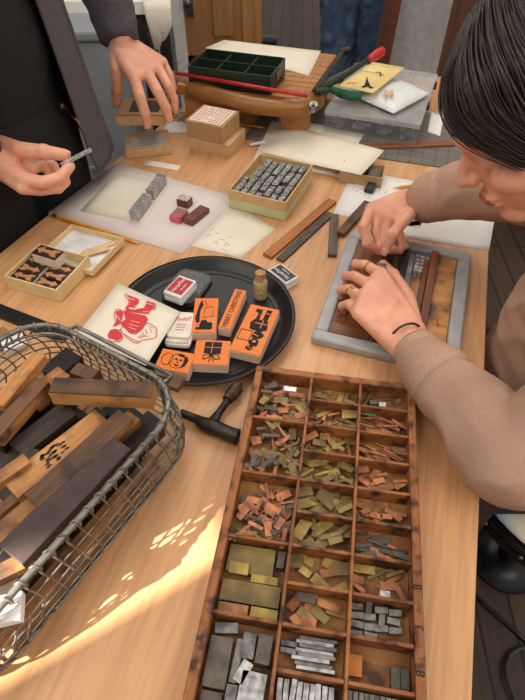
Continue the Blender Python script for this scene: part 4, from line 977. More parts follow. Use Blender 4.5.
for k in range(nm):
    pts = [r[int(k*len(r)/nm)] for r in rings]; add_tube(bm, pts, .0014, 6)
    # hook over the rim
    p = pts[0]; out_ = (rings[2][int(k*len(rings[2])/nm)]-p); out_.z = 0
    if out_.length > 1e-5: out_.normalize()
    add_tube(bm, [p+out_*.0035+Vector((0, 0, -.010)), p+out_*.0052+Vector((0, 0, .0005)), p+Vector((0, 0, .0055)), p-out_*.0052+Vector((0, 0, 0)), p-out_*.004+Vector((0, 0, -.016))], .0017, 6)
for k in range(12): add_tube(bm, [bp(-.02, .034+.031*k, .004), bp(.25, .034+.031*k, .004)], .0012, 6)
for k in range(9): add_tube(bm, [bp(0.0+.029*k, .01, .004), bp(0.0+.029*k, .375, .004)], .0012, 6)
w_ = obj('mesh_wires', bm, M_wire, bk, smooth=True)
bm = new_bm(); add_tube(bm, [bp(.035, 0, RH), bp(.035, -.016, RH-.004), bp(.060, -.018, RH-.006), bp(.19, -.018, RH-.006), bp(.215, -.016, RH-.004), bp(.215, 0, RH)], .0030, 8); obj('handle', bm, M_wire, bk, smooth=True)
bm = new_bm(); add_box(bm, bp(.232, -.006, RH+.002), (.016, .020, .010), Matrix.Rotation(-.4, 3, 'Z')); o = obj('clip', bm, M_brown, bk, .001)
# wooden blocks
blocks = [
 ((48, 392), (150.5, 397), (57, 377), .094, .120, 'PB', 'big brown topped block with pale front lying on top, at basket\'s far end'),
 ((-10, 402), (33, 351), (-4, 415), .088, .104, 'pine', 'tan plank leaning at the basket\'s far left'),
 ((-15, 432), (36, 377), (0, 436), .086, .106, 'brown', 'dark topped plank with orange side, left of the big top block'),
 ((22, 392), (58, 366), (34, 402), .060, .084, 'orange', 'orange wooden block end showing behind the dark topped plank'),
 ((69, 372), (78, 362), (92, 379), .060, .082, 'brown', 'ridged dark wooden block behind the big top block'),
 ((40, 368), (66, 347), (52, 382), .015, .060, 'black', 'black block against the far wire wall of basket'),
 ((8, 442), (62, 401), (20, 458), .060, .080, 'dark', 'wide dark grey brown plank in the basket\'s middle left'),
 ((40, 462), (96, 406), (52, 472), .045, .062, 'black', 'blackish plank just under the big top block'),
 ((1, 480), (95, 409), (19, 497), .068, .086, 'pine', 'long pale pine plank with ink stain across basket\'s middle'),
 ((-14, 532), (128, 410), (-2, 545), .060, .079, 'orange', 'long orange plank under the dark plank with a pale end'),
 ((24, 494), (118, 409), (40, 506), .0865, .099, 'brown', 'long dark brown plank beside the purple brown board'),
 ((-2, 545), (108, 434), (21, 566), .082, .098, 'purple', 'broad purple brown board along the near wall of basket'),
 ((116, 438), (148, 410), (128, 452), .030, .066, 'dark', 'dark block in the basket\'s right corner under the top block'),
 ((-30, 600), (8, 541), (-2, 618), .050, .074, 'edge', 'dark board with pale cut edge at the basket\'s near left'),
 ((-16, 480), (23, 453), (-12, 492), .082, .094, 'orange', 'short orange stick at the basket\'s left edge'),
 ((-26, 575), (30, 548), (-20, 590), .076, .088, 'raw2', 'thin worn stick crossing the basket\'s near left corner'),
 ((-12, 512), (30, 478), (-6, 520), .070, .080, 'brown', 'narrow dark stick between the pale plank and orange stick'),
 ((60, 398), (80, 382), (68, 404), .070, .088, 'dark', 'dark block end just left of the big top block'),
 ((14, 462), (24, 446), (28, 470), .062, .081, 'dark', 'short dark block end beside the short orange stick'),
 ((-20, 600), (22, 590), (-16, 628), .076, .088, 'pale', 'whitish block at the basket\'s sunlit near left'),
 ((-20, 560), (120, 440), (0, 590), .008, .034, 'black', 'large dark block at the basket bottom under the near planks'),
 ((-30, 470), (60, 395), (0, 520), .008, .036, 'dark', 'wide dark block at the basket bottom, left half'),
 ((60, 440), (120, 395), (85, 470), .006, .030, 'black', 'dark block at the basket bottom, far half'),
 ((-30, 430), (20, 380), (-15, 460), .030, .060, 'black', 'black plank low at the basket\'s far left'),
 ((-30, 640), (50, 560), (-22, 656), .010, .030, 'brown', 'brown plank low by the near wire wall, lower left'),
]
mm = {'raw2': M_raw, 'PB': M_brown, 'pine': M_pine, 'brown': M_brown, 'orange': M_raw, 'dark': M_dark, 'black': M_black, 'purple': M_purple, 'edge': M_dark, 'pale': M_white}
for (ca1, cb1, ln1, wd1, z0, z1, mt1, lb_) in ((.243, .200, .26, .014, .016, .040, M_raw, 'orange plank seen through the near wire mesh'), (.222, .355, .07, .03, .04, .07, M_dark, 'dark block by the near wire wall at lower left')):
    bm = new_bm(); add_box(bm, (0, 0, (z1-z0)/2), (ln1, wd1, z1-z0)); o = obj('wood_block', bm, mt1, None, .001); o.location = BO+e1*ca1+e2*cb1+Vector((0, 0, z0)); o.rotation_euler.z = math.atan2(e2.y, e2.x); tag(o, lb_, 'wood block')
for a, b, c, z0, z1, k, lb_ in blocks:
    f = Fr(a, b, c, z0, z1); o = slab('wood_block', mm[k], f, lb_, 'wood block', bevel=.001)
    if k in ('PB', 'brown') and f.L > .05:
        bm = new_bm(); add_box(bm, (0, 0, f.H*.46), (f.L*1.004, f.W*1.006, f.H*.90)); q = obj('cut_side', bm, M_raw if k == 'brown' else M_pine, o); q['label'] = 'paler raw wood sides'
    if k in ('edge', 'purple', 'pine') and k == 'edge':
        bm = new_bm(); add_box(bm, (0, 0, f.H*.94), (f.L*1.01, f.W*1.02, f.H*.10)); q = obj('cut_edge', bm, M_cream, o)
        bm = new_bm(); add_box(bm, (0, 0, f.H*1.0), (f.L*.94, f.W*.86, f.H*.06)); q = obj('dark_panel', bm, M_dark, o)
    if k == 'pine' and f.L > .12:
        bm = new_bm()
        for i in range(26):
            x, y = random.uniform(-.15, .08)*f.L, random.uniform(-.3, .3)*f.W; add_prism(bm, [(x+px_*.0035, y+py_*.002) for px_, py_ in circ(0, 0, 1, 1, 6, .5)], f.H+.0001, f.H+.0003)
        obj('ink_stain', bm, M_dark, o)
f = Fr((5, 352), (27, 343), (3, 340), .002, .014); slab('white_slug', M_white, f, 'pinkish white scrap seen through basket wires at far left', 'scrap')
f = Fr((-6, 345), (12, 332), (-10, 335), .002, .012); slab('wood_scrap', M_pine, f, 'tan scrap seen through basket wires at far left edge', 'scrap')

# ------------------------------------------------------------- stool, cable
pS = P(592, 462, -.25); 
st = thing('round_stool', (pS.x, pS.y, 0), 0, 'round stool with black rim and painted newspaper seat', 'stool')
rS = (P(592, 462, -.25)-P(503, 532, -.25)).length
bm = new_bm(); add_lathe(bm, [(.01, .485), (rS*.93, .487), (rS*.95, .490), (rS*.95, .498), (rS*.92, .502), (.01, .503)], 64); s_ = obj('seat', bm, mat('painted_seat', (170, 196, 216), .6, 0, (236, 226, 196), 9, contrast=(.45, .55)), st, smooth=True)
bm = new_bm(); add_lathe(bm, [(rS*.90, .455), (rS, .458), (rS*1.01, .497), (rS*.955, .500), (rS*.95, .470)], 64); obj('rim', bm, mat('glossy_black', (24, 22, 22), .2, .2), st, smooth=True)
bm = new_bm(); add_rod(bm, (0, 0, .04), (0, 0, .484), .028, seg=20); obj('pedestal', bm, M_blackp, st, smooth=True)
bm = new_bm(); add_lathe(bm, [(.01, 0), (.09, 0), (.09, .012), (.04, .03), (.01, .035)], 40); obj('foot', bm, M_blackp, st, smooth=True)
for k in range(6):
    a = PI+.75-k*.3; bm = new_bm(); add_sphere(bm, (rS*1.0*math.cos(a), rS*1.0*math.sin(a), .478), .006); obj('rivet', bm, M_steel, st, smooth=True)
lp = P(511, 484, -.247)-st.location; text('HURE', .030, mat('blue_ink', (60, 90, 140), .8), s_, (lp.x, lp.y, .5032), -.5)
pts = [RP for RP in (P(470, 590, -.745), P(484, 604, -.745), P(500, 618, -.745), P(516, 632, -.745), P(545, 660, -.745))]
bm = new_bm(); add_tube(bm, pts, .006, 8); cab = obj('power_cable', bm, M_blackp, smooth=True); tag(cab, 'black cable lying across the wooden floorboards beside the table', 'cable')
bm = new_bm(); c0 = P(536, 682, -.735); add_tube(bm, [c0+Vector((.065*math.cos(t*.45), .07*math.sin(t*.45), .004*math.sin(t))) for t in range(14)], .006, 8, True); o = obj('cable_coil', bm, mat('grey_cable', (60, 62, 60), .5), smooth=True); tag(o, 'loop of dark grey cable on the floor in lower right corner', 'cable')

# ------------------------------------------------------------- background things
# counter with white edge at the left
a = RY(40, 0, 2.0); b = RY(152, 0, 2.0); zc = RY(130, 10, 2.0).z
sh = thing('side_counter', ((a.x+b.x)/2-.2, 2.25, 0), 0, 'white topped counter on dark metal legs behind the standing person', 'counter')
ww = b.x-a.x+.4; bm = new_bm(); add_box(bm, (0, 0, zc), (ww, .46, .04)); obj('top', bm, M_white, sh, .003)
for x in (-ww/2+.04, ww/2-.05):
    for y in (-.19, .2): bm = new_bm(); add_box(bm, (x, y, (zc-.02)/2), (.045, .03, zc-.02)); obj('leg', bm, M_dark, sh)
q = RY(140, 2, 2.15); bm = new_bm(); add_box(bm, (0, 0, .06), (.24, .22, .12)); o = obj('grey_green_box', bm, mat('grey_green', (140, 148, 126), .7), bevel=.004); o.location = (q.x-.01, 2.25, zc+.0205); tag(o, 'grey green box standing on the white side counter', 'box')
q0 = RY(152, 8, 1.99); bm = new_bm(); n = 8
for i in range(n):
    pass
cl = [Vector((q0.x-.06, 2.10, zc+.024)), Vector((q0.x+.06, 2.1, zc+.024)), Vector((q0.x+.075, 2.0, zc-.0)), Vector((q0.x+.07, 1.99, zc-.15)), Vector((q0.x+.01, 1.99, zc-.19)), Vector((q0.x-.03, 1.995, zc-.01))]
add_ = new_bm()
rows_ = [[Vector((q0.x-.03+.09*i/8, 2.2, zc+.024)) for i in range(9)], [Vector((q0.x-.03+.09*i/8, 2.01, zc+.024)) for i in range(9)], [Vector((q0.x-.03+.09*i/8, 2.0, zc-.0)) for i in range(9)], [Vector((q0.x-.01+.07*i/8, 1.99, zc-.12+.07*i/8*(1 if i > 2 else 0)+.006*math.sin(i))) for i in range(9)]]
V = [[add_.verts.new(p-q0) for p in r] for r in rows_]
for r in range(3):
    for i in range(8): add_.faces.new((V[r][i], V[r][i+1], V[r+1][i+1], V[r+1][i]))
o = obj('cream_cloth', add_, M_paper, smooth=True); o.location = q0; m = o.modifiers.new('thickness', 'SOLIDIFY'); m.thickness = .003; tag(o, 'cream cloth draped over the end of the white counter', 'cloth')
# grey bins below
for (x0_, x1_, yt, yb, nm_, lb_) in ((48, 112, 34, 92, 'storage_bin', 'pale grey storage bin on floor behind the standing person'),):
    a = RY(x0_, yt, 1.85); b = RY(x1_, yt, 1.85); zt_ = RY(90, 30, 1.85).z; L_ = b.x-a.x
    bn = thing(nm_, ((a.x+b.x)/2, 2.0, 0), 0, lb_, 'bin')
    bm = new_bm(); add_box(bm, (0, 0, zt_*.5-.01), (L_, .30, zt_-.03)); obj('body', bm, M_greybox, bn, .012)
    bm = new_bm(); add_box(bm, (0, 0, zt_-.015), (L_+.03, .33, .03)); obj('lid', bm, M_greybox, bn, .008)
    bm = new_bm(); add_box(bm, (0, -.156, zt_*.45), (L_*.8, .012, .02)); obj('ridge', bm, M_greybox, bn, .004)
q = RY(112, 88, 1.9); bm = new_bm(); add_box(bm, (0, 0, .17), (.12, .14, .34)); add_box(bm, (0, -.0, .34), (.14, .16, .02)); o = obj('black_crate', bm, M_blackp, bevel=.01); o.location = (q.x-.02, 1.72, .0005); tag(o, 'black crate standing on the floor behind the open hoodie', 'crate')
bm = new_bm(); add_rod(bm, RY(145, 22, 2.06)-sh.location, RY(166, 88, 2.0)-sh.location, .014, seg=6); obj('brace', bm, M_dark, sh)
# black pan-like disc and white thing on the floor behind cutter
q = P(268, 36, -.70); bm = new_bm(); add_lathe(bm, [(.01, 0), (.06, 0), (.075, .03), (.04, .045), (.01, .05)], 24); o = obj('dark_shoe', bm, mat('dark_blue_rubber', (30, 38, 52), .4), smooth=True); o.location = (q.x, q.y, 0.001); tag(o, 'dark bluish rounded object on the floor by the door', 'object')
q = RY(274, 8, 3.6); bm = new_bm(); add_sphere(bm, (0, 0, -.03), .07, (1.2, .8, 1)); add_sphere(bm, (-.03, 0, .02), .05); o = obj('white_sack', bm, M_white, smooth=True); o.location = (q.x-.01, 3.6, q.z+.08) ; o.location = (q.x-.03, 3.75, .100); tag(o, 'white sack on the floor beyond the wooden door', 'sack')
# shelf with books, upper right
a = RY(449, 24, 1.9); a.x += .10; rk = thing('book_rack', (a.x+.28, 2.05, 0), 0, 'brown wooden rack holding old books behind the seated person', 'shelf')
zsf = RY(455, 33, 1.9).z
for z_ in (zsf, zsf+.16):
    bm = new_bm(); add_box(bm, (0, .02, z_), (.58, .26, .02)); obj('shelf_board', bm, M_post, rk, .002)
for x in (-.28, .28): bm = new_bm(); add_box(bm, (x, .02, (zsf+.3)/2), (.022, .26, zsf+.3)); obj('side_panel', bm, M_post, rk, .002)
for k, (x, w_k, d_k, h_k, z_, nm_, lb_) in enumerate(((-.17, .15, .20, .030, zsf+.042, 'old_book', 'thick old tan book on the brown rack'), (-.02, .13, .18, .035, zsf+.011, 'old_book', 'brown old book beside the tan book'), (.12, .12, .18, .04, zsf+.011, 'old_book', 'old book at the rack\'s hidden right end'))):
    bkk = thing(nm_, (a.x+.28+x, 2.03, z_), .1*(k-1), lb_, 'book')
    bm = new_bm(); add_box(bm, (0, 0, h_k/2), (w_k-.006, d_k-.006, h_k-.006)); obj('pages', bm, M_tan, bkk)
    bm = new_bm()
    for zz in (.0015, h_k-.0015): add_box(bm, (0, 0, zz), (w_k, d_k, .003))
    add_box(bm, (-w_k/2+.0015, 0, h_k/2), (.003, d_k, h_k-.004)); obj('cover', bm, M_kraft if k == 0 else M_brown, bkk)
bm = new_bm(); add_box(bm, (0, 0, .014), (.14, .20, .028)); o = obj('paper_stack', bm, M_white, bevel=.001); o.location = (a.x+.28-.17, 2.03, zsf+.0105); tag(o, 'white stack of paper under the tan old book', 'paper')

# ------------------------------------------------------------- people
def caps(bm, a, ra, b, rb, seg=16):
    a = Vector(a); b = Vector(b); add_rod(bm, a, b, ra, rb, seg); add_sphere(bm, a, ra, u=seg, v=10); add_sphere(bm, b, rb, u=seg, v=10)
def ell(bm, c, r, M=None): add_sphere(bm, c, 1, r, 24, 16, M)
def chain(bm, pts, rs):
    for i in range(len(pts)-1): caps(bm, pts[i], rs[i], pts[i+1], rs[i+1])
def blob(name, bm, mt, voxel, smooth_it, parent, fac=.5):
    me = bpy.data.meshes.new(name); bm.to_mesh(me); bm.free(); o = bpy.data.objects.new(name, me); C.objects.link(o)
    m = o.modifiers.new('r', 'REMESH'); m.mode = 'VOXEL'; m.voxel_size = voxel; m.use_smooth_shade = True
    m = o.modifiers.new('s', 'SMOOTH'); m.factor = fac; m.iterations = smooth_it
    bake(o); o.data.materials.clear(); o.data.materials.append(mt)
    for p in o.data.polygons: p.use_smooth = True
    if parent: o.parent = parent; o.location = -parent.location
    return o
def wrinkle(o, amp, freq, amp2=0, freq2=0):
    vs_ = o.data.vertices; nn = [v.normal.copy() for v in vs_]
    for v, n in zip(vs_, nn):
        p = v.co*freq; k = noise.noise(p); r = (1-abs(k)*2)*amp
        if amp2: r += noise.noise(v.co*freq2+Vector((3, 5, 7)))*amp2
        v.co += n*r
def finger(bm, pts, r0, r1):
    n = len(pts); chain(bm, pts, [r0+(r1-r0)*i/(n-1) for i in range(n)])
    for p in pts[1:-1]: add_sphere(bm, p, (r0+r1)/2*1.07)
def palm(bm, wa, wb, ks, rw, rk):
    n_ = len(ks)
    for i in range(3*(n_-1)+1):
        t = i/3/(n_-1); j = min(int(i/3), n_-2); q = i/3-j
        caps(bm, wa.lerp(wb, t), rw, ks[j].lerp(ks[j+1], q), rk-.0015*t)
def nail(parent, tip, d, up, r, name='fingernail'):
    d = d.normalized(); up = (up-d*up.dot(d)).normalized(); s = d.cross(up)
    M = Matrix((d, s, up)).transposed()
    bm = new_bm(); add_sphere(bm, tip+up*r*.62+d*r*.1, 1, (r*1.0, r*.72, r*.42), 14, 10, M); o = obj(name, bm, M_nail, parent, smooth=True); o.location = -parent.location; return o

# ---- seated woman-like figure at the right
wo = thing('person', (.62, .58, 0), 0, 'seated person with dark hair and taupe sweatshirt, hands in the grey frame', 'person')
bm = new_bm()
HC = RY(545, 108, .60)
Fv = Vector((-.80, -.10, -.56)).normalized(); Uv = Vector((-.5, .15, .85)); Uv = (Uv-Fv*Uv.dot(Fv)).normalized(); Sv = Uv.cross(Fv).normalized()
if Sv.y > 0: Sv = -Sv
HM = Matrix((Fv, Sv, Uv)).transposed()
def hp_(f_, s_, u_): return HC+Fv*f_+Sv*s_+Uv*u_
ell(bm, hp_(-.01, 0, .03), (.098, .078, .092), HM); ell(bm, hp_(.030, 0, -.035), (.060, .060, .080), HM); ell(bm, hp_(.060, 0, -.095), (.026, .028, .020), HM)
ell(bm, hp_(.078, 0, .025), (.020, .045, .035), HM)                                    # brow
caps(bm, hp_(.088, 0, .008), .0062, hp_(.108, 0, -.026), .0092); add_sphere(bm, hp_(.099, .009, -.029), .0075); add_sphere(bm, hp_(.099, -.009, -.029), .0075)   # nose
for s in (-1, 1):
    ell(bm, hp_(.062, s*.040, -.030), (.026, .024, .022), HM); ell(bm, hp_(.078, s*.030, -.002), (.012, .016, .010), HM)
    ell(bm, hp_(-.010, s*.078, -.018), (.018, .010, .030), HM)
ell(bm, hp_(.072, 0, -.016), (.024, .026, .034), HM)
ell(bm, hp_(.086, 0, -.060), (.012, .022, .006), HM); ell(bm, hp_(.083, 0, -.071), (.012, .019, .006), HM)   # lips
NK = Vector((.46, .60, 1.02)); CHs = Vector((.55, .58, .84)); PV = Vector((.62, .55, .64))
caps(bm, hp_(-.035, 0, -.06), .050, NK, .055); caps(bm, NK, .055, CHs, .10); caps(bm, CHs, .12, PV, .13)
SR = Vector((.50, .76, .95)); SL = Vector((.52, .43, .93)); caps(bm, NK, .05, SR, .05); caps(bm, NK, .05, SL, .05); caps(bm, CHs, .1, SR, .05); caps(bm, CHs, .1, SL, .05)
for s in (-.09, .09):
    chain(bm, [PV+Vector((0, s, -.02)), Vector((.36, .58+s*1.3, .57)), Vector((.36, .58+s*1.4, .10)), Vector((.28, .58+s*1.4, .03))], [.085, .058, .038, .032])
# right arm (upper in the picture)
WR = P(407, 203, .075); ER = P(487, 185, .15); chain(bm, [SR, ER, WR], [.048, .040, .025])
ER2 = ER
k_i, k_m, k_r, k_p = P(371, 209, .088), P(379, 213, .086), P(388, 219, .080), P(397, 224, .072)
wr_a = P(402, 198, .078); wr_b = P(411, 212, .072)
palm(bm, wr_a, wr_b, [k_i, k_m, k_r, k_p], .0165, .0125)
caps(bm, k_i, .0125, k_m, .0125); caps(bm, k_m, .012, k_r, .012); caps(bm, wr_a.lerp(k_i, .5), .015, wr_b.lerp(k_r, .5), .014)
finger(bm, [k_i, P(363, 227, .078), P(367, 243, .055), P(379, 252, .034)], .0110, .0075)
finger(bm, [k_m, P(375, 231, .062), P(381, 244, .045), P(391, 251, .032)], .0105, .0074)
finger(bm, [k_r, P(387, 238, .056), P(392, 249, .042), P(400, 251, .031)], .0100, .0070)
finger(bm, [k_p, P(401, 237, .052), P(403, 246, .040), P(406, 247, .030)], .0088, .0064)
th = [wr_b, P(405, 219, .092), P(393, 234, .086), P(385.5, 250, .056)]; finger(bm, th, .0140, .0088)
# left arm (lower in the picture)
WL = P(409, 342, .045); EL = P(512, 462, .07); chain(bm, [SL, EL, WL], [.048, .042, .026])
la_, lb2 = P(415, 331, .046), P(403, 351, .044)
m1, m2, m3, m4 = P(380, 274, .062), P(371, 286, .064), P(363, 299, .062), P(358, 313, .054)
palm(bm, la_, lb2, [m1, m2, m3, m4], .018, .0130); caps(bm, la_, .017, m1, .0128); caps(bm, la_, .017, m2, .0125); caps(bm, lb2, .017, m3, .0122); caps(bm, lb2, .017, m4, .0118)
caps(bm, la_.lerp(m2, .5), .018, lb2.lerp(m3, .5), .017); caps(bm, m1, .012, m2, .012); caps(bm, m2, .012, m3, .012); caps(bm, m3, .0115, m4, .0115)
finger(bm, [m1, P(365, 265, .054), P(356, 264, .036), P(356, 271, .018)], .0108, .0075)
finger(bm, [m2, P(354, 276, .054), P(346, 276, .036), P(347, 284, .018)], .0105, .0072)
finger(bm, [m3, P(349, 289, .050), P(341, 290, .034), P(342, 297, .018)], .0100, .0070)
finger(bm, [m4, P(348, 304, .042), P(342, 306, .030), P(344, 311, .018)], .0090, .0064)
finger(bm, [la_, P(408, 298, .038), P(393, 275, .034), P(383, 264, .026)], .0150, .0088)
body = blob('body', bm, M_skin, .0026, 5, wo); 
nail(wo, th[-1], th[-1]-th[-2], Vector((-.2, -.9, .5)), .0095)
# rings and bracelet
def ring(c, d, r, parent, name='ring', w=.0011, mt=None):
    M = d.to_track_quat('Z', 'Y').to_matrix(); bm = new_bm()
    add_tube(bm, [c+M @ Vector((r*math.cos(2*PI*k/24), r*math.sin(2*PI*k/24), 0)) for k in range(24)], w, 6, True); o = obj(name, bm, mt or M_gold, parent, smooth=True); o.location = -parent.location; return o
p = m1.lerp(P(365, 265, .054), .72); rg = ring(p, P(365, 265, .054)-m1, .0115, wo); rg['label'] = 'plain gold ring on the index finger'
p = m3.lerp(P(349, 289, .050), .80); rg = ring(p, P(349, 289, .050)-m3, .0110, wo)
bm = new_bm(); add_sphere(bm, p+Vector((0, -.004, .0115)), .0032); rg['label'] = 'gold ring with pale stone'; o = obj('stone', bm, M_silver, rg)
ring(P(404.5, 338, .046), WL-EL, .0285, wo, 'bracelet', .0018, M_blackp); 
# nose lip colour
bm = new_bm(); ell(bm, hp_(.090, 0, -.0605), (.0095, .018, .0042), HM); ell(bm, hp_(.0875, 0, -.0695), (.009, .0155, .0045), HM); o = obj('lips', bm, mat('lips', (196, 96, 88), .5), wo, smooth=True); o.location = -wo.location
for s in (-1, 1):
    bm = new_bm(); add_tube(bm, [hp_(.0865-.004*abs(t), s*(.031+.010*t), -.004-.003*(1-t*t)) for t in (-1, -.5, 0, .5, 1)], .0011, 6); o = obj('closed_eyelid', bm, M_hair, wo, smooth=True); o.location = -wo.location
# sweatshirt
bm = new_bm()
caps(bm, NK+Vector((.03, -.01, -.05)), .085, CHs, .135); caps(bm, CHs, .15, Vector((.57, .60, .66)), .165); caps(bm, SR, .066, CHs, .12); caps(bm, SL, .066, CHs, .12)
caps(bm, Vector((.50, .60, .80)), .10, Vector((.52, .62, .64)), .12)
caps(bm, SR, .070, ER, .056); cuR = WR.lerp(ER, .30); caps(bm, ER, .056, cuR, .042); caps(bm, SR, .07, NK, .07); caps(bm, SL, .07, NK, .07)
cuL = WL.lerp(EL, .22); caps(bm, SL, .072, EL, .060); caps(bm, EL, .060, cuL, .042)
caps(bm, P(472, 408, .055), .048, EL, .060)
sw = blob('sweatshirt', bm, M_sweat, .005, 3, wo); wrinkle(sw, .0055, 16, .006, 9)
def cuff(w, e, t0, t1, r0, r1, nm, mt, parent, seg=40):
    a = w.lerp(e, t0); b = w.lerp(e, t1); d = (b-a); M = d.to_track_quat('Z', 'Y').to_matrix(); bm = new_bm(); Ls = d.length
    prof = [(r0*.86, .004), (r0*.97, -.001), (r0*1.02, .004), (r0*1.0, Ls*.3), (r1, Ls*.7), (r1*1.03, Ls*.85), (r1*.98, Ls), (r1*.8, Ls)]
    rings = []
    for r, z in prof: rings.append([bm.verts.new(a+M @ Vector((r*(1+.012*math.sin(k*6))*math.cos(2*PI*k/seg), r*math.sin(2*PI*k/seg), z))) for k in range(seg)])
    for x, y in zip(rings, rings[1:]):
        for k in range(seg): bm.faces.new((x[k], x[(k+1) % seg], y[(k+1) % seg], y[k]))
    o = obj(nm, bm, mt, parent, smooth=True); m = o.modifiers.new('t', 'SOLIDIFY'); m.thickness = .002; o.location = -parent.location; return o
cuff(WL, EL, .055, .40, .0350, .0485, 'cuff', M_rib, sw).location = (0, 0, 0); cuff(WR, ER, .10, .52, .0325, .0475, 'cuff', M_rib, sw).location = (0, 0, 0)
bm = new_bm()
for s in (-.09, .09): chain(bm, [PV+Vector((0, s, -.01)), Vector((.36, .58+s*1.3, .57)), Vector((.37, .58+s*1.4, .14))], [.10, .075, .06])
caps(bm, PV+Vector((0, -.05, 0)), .13, PV+Vector((0, .05, 0)), .13); blob('trousers', bm, mat('dark_maroon_denim', (66, 40, 36), .9), .007, 3, wo)
for s in (-.09, .09):
    bm = new_bm(); caps(bm, (.37, .58+s*1.4, .04), .040, (.25, .58+s*1.4, .036), .034); blob('shoe', bm, M_blackp, .006, 2, wo)
# hair: cap plus many strands swept over the side of the face
bm = new_bm(); ell(bm, hp_(-.020, .0, .038), (.100, .086, .100), HM); ell(bm, hp_(-.055, 0, -.02), (.070, .086, .09), HM)
def surf(f_, u_, rx=.110, rs=.096, ru=.112):
    k = 1-((f_+.020)/rx)**2-((u_-.038)/ru)**2
    return rs*math.sqrt(max(k, 0.02))
hr = blob('hair', bm, M_hair, .005, 3, wo)
bm = new_bm(); random.seed(11)
for i in range(950):
    t = random.random()
    # root along the parting, from the front hairline back over the crown
    f0 = .060-.17*t; u0 = .038+.112*math.sqrt(max(0.0, 1-((f0+.020)/.112)**2)); s0 = random.uniform(-.02, .014)
    f1 = .058-.15*t+random.uniform(-.008, .008); u1 = -.006-.02*t-random.uniform(-.006, .008)
    s1 = .070+.020*t; pts = []; n_ = 11
    for k in range(n_):
        q = k/(n_-1); f_ = f0+(f1-f0)*q**.85+.042*math.sin(PI*q)*(1-t)**1.5; u_ = u0+(u1-u0)*q**1.15
        fr_ = (f_+.020)/.120; ur_ = (u_-.038)/.122
        s_ = s0*(1-q)+q*0+.104*math.sqrt(max(0, 1-min(1, fr_**2+ur_**2*(1 if u_ > .038 else .15))))*min(1, q*2.2+.1)
        s_ = max(s_, .028*q+.036*q*(1-t))
        pts.append(hp_(f_, s_+random.uniform(-.002, .003), u_))
    w_h = random.uniform(.0006, .0016); add_tube(bm, pts, [w_h*(1.1-.8*(k/10)**2) for k in range(11)], 5)
st_ = obj('hair_strands', bm, M_hair, hr, smooth=True)
bm = new_bm()
for i in range(260):                       # far side and back
    t = random.random(); f0 = .055-.15*t; u0 = .038+.110*math.sqrt(max(0, 1-((f0+.020)/.112)**2)); pts = []
    for k in range(6):
        q = k/5; f_ = f0-.05*q+(.06*(1-t))*q; u_ = u0-(.16)*q**1.4; fr_ = (f_+.020)/.116; ur_ = (u_-.038)/.118
        s_ = -.10*math.sqrt(max(0.05, 1-min(1, fr_**2+ur_**2*(1 if u_ > .038 else .15))))*min(1, q*2.2+.05); pts.append(hp_(f_, s_, u_))
    add_tube(bm, pts, [.0012]*5+[.0004], 5)
obj('far_strands', bm, M_hair, hr, smooth=True)
# held metal type
f = Fr((375, 272), (387, 274), (376, 262), .006, .038); slab('held_type', M_lead, f, 'grey metal piece held between thumb and fingers above the frame', 'type')

# ---- standing figure at the left
mn = thing('person', (-.60, 1.05, 0), 0, 'standing person in black clothes and open slate hoodie, lifting a box lid', 'person')
f_dir = Vector((.88, -.47, 0)).normalized(); l_dir = Vector((-f_dir.y, f_dir.x, 0)); BM_ = Matrix((f_dir, l_dir, Vector((0, 0, 1)))).transposed()
BC = Vector((-.555, 1.06, 0))
def mp_(f_, l_, z): return BC+f_dir*f_+l_dir*l_+Vector((0, 0, z))
bm = new_bm()
ell(bm, mp_(.02, 0, 1.66), (.095, .078, .12), BM_); caps(bm, mp_(0, 0, 1.55), .052, mp_(-.01, 0, 1.45), .06); ell(bm, mp_(.105, 0, 1.64), (.02, .012, .02), BM_)
ell(bm, mp_(-.01, 0, 1.30), (.10, .16, .16), BM_); ell(bm, mp_(0, 0, 1.08), (.095, .14, .16), BM_); ell(bm, mp_(-.01, 0, .93), (.105, .155, .13), BM_)
shL, shR = mp_(-.01, .19, 1.42), mp_(-.01, -.19, 1.42); caps(bm, shL, .055, mp_(-.01, 0, 1.40), .07); caps(bm, shR, .055, mp_(-.01, 0, 1.40), .07)
for s in (-1, 1): chain(bm, [mp_(-.01, s*.085, .90), mp_(.01, s*.10, .50), mp_(-.01, s*.10, .10), mp_(.12, s*.11, .035)], [.088, .058, .042, .032])
# left arm -> upper hand lowering over the lid
W1 = P(122, 46, .205); E1_ = P(88, -70, .40); chain(bm, [shL, E1_, W1], [.048, .042, .026])
wa, wb = P(116, 49, .20), P(129, 44, .20)
k1, k2, k3, k4 = P(134, 78, .178), P(147, 72, .172), P(157, 66, .165), P(163, 62, .150)
palm(bm, wa, wb, [k1, k2, k3, k4], .019, .0140); caps(bm, wa, .018, k1, .0135); caps(bm, wb, .018, k2, .0135); caps(bm, wb, .018, k3, .0130); caps(bm, wb, .017, k4, .012); caps(bm, wa.lerp(k1, .5), .017, wb.lerp(k3, .5), .017); caps(bm, k1, .013, k2, .013); caps(bm, k2, .013, k3, .012)
finger(bm, [k1, P(140, 97, .150), P(145, 113, .115), P(147, 125, .085)], .0140, .0105)
finger(bm, [k2, P(158, 92, .145), P(166, 108, .108), P(169, 119, .082)], .0140, .0105)
finger(bm, [k3, P(168, 86, .138), P(174, 99, .105), P(175, 110, .082)], .0128, .0098)
finger(bm, [k4, P(170, 76, .125), P(173, 88, .10), P(170, 97, .085)], .0112, .0090)
tm = [wa, P(117, 70, .175), P(117, 88, .135), P(115, 103, .096)]; finger(bm, tm, .0170, .0115)
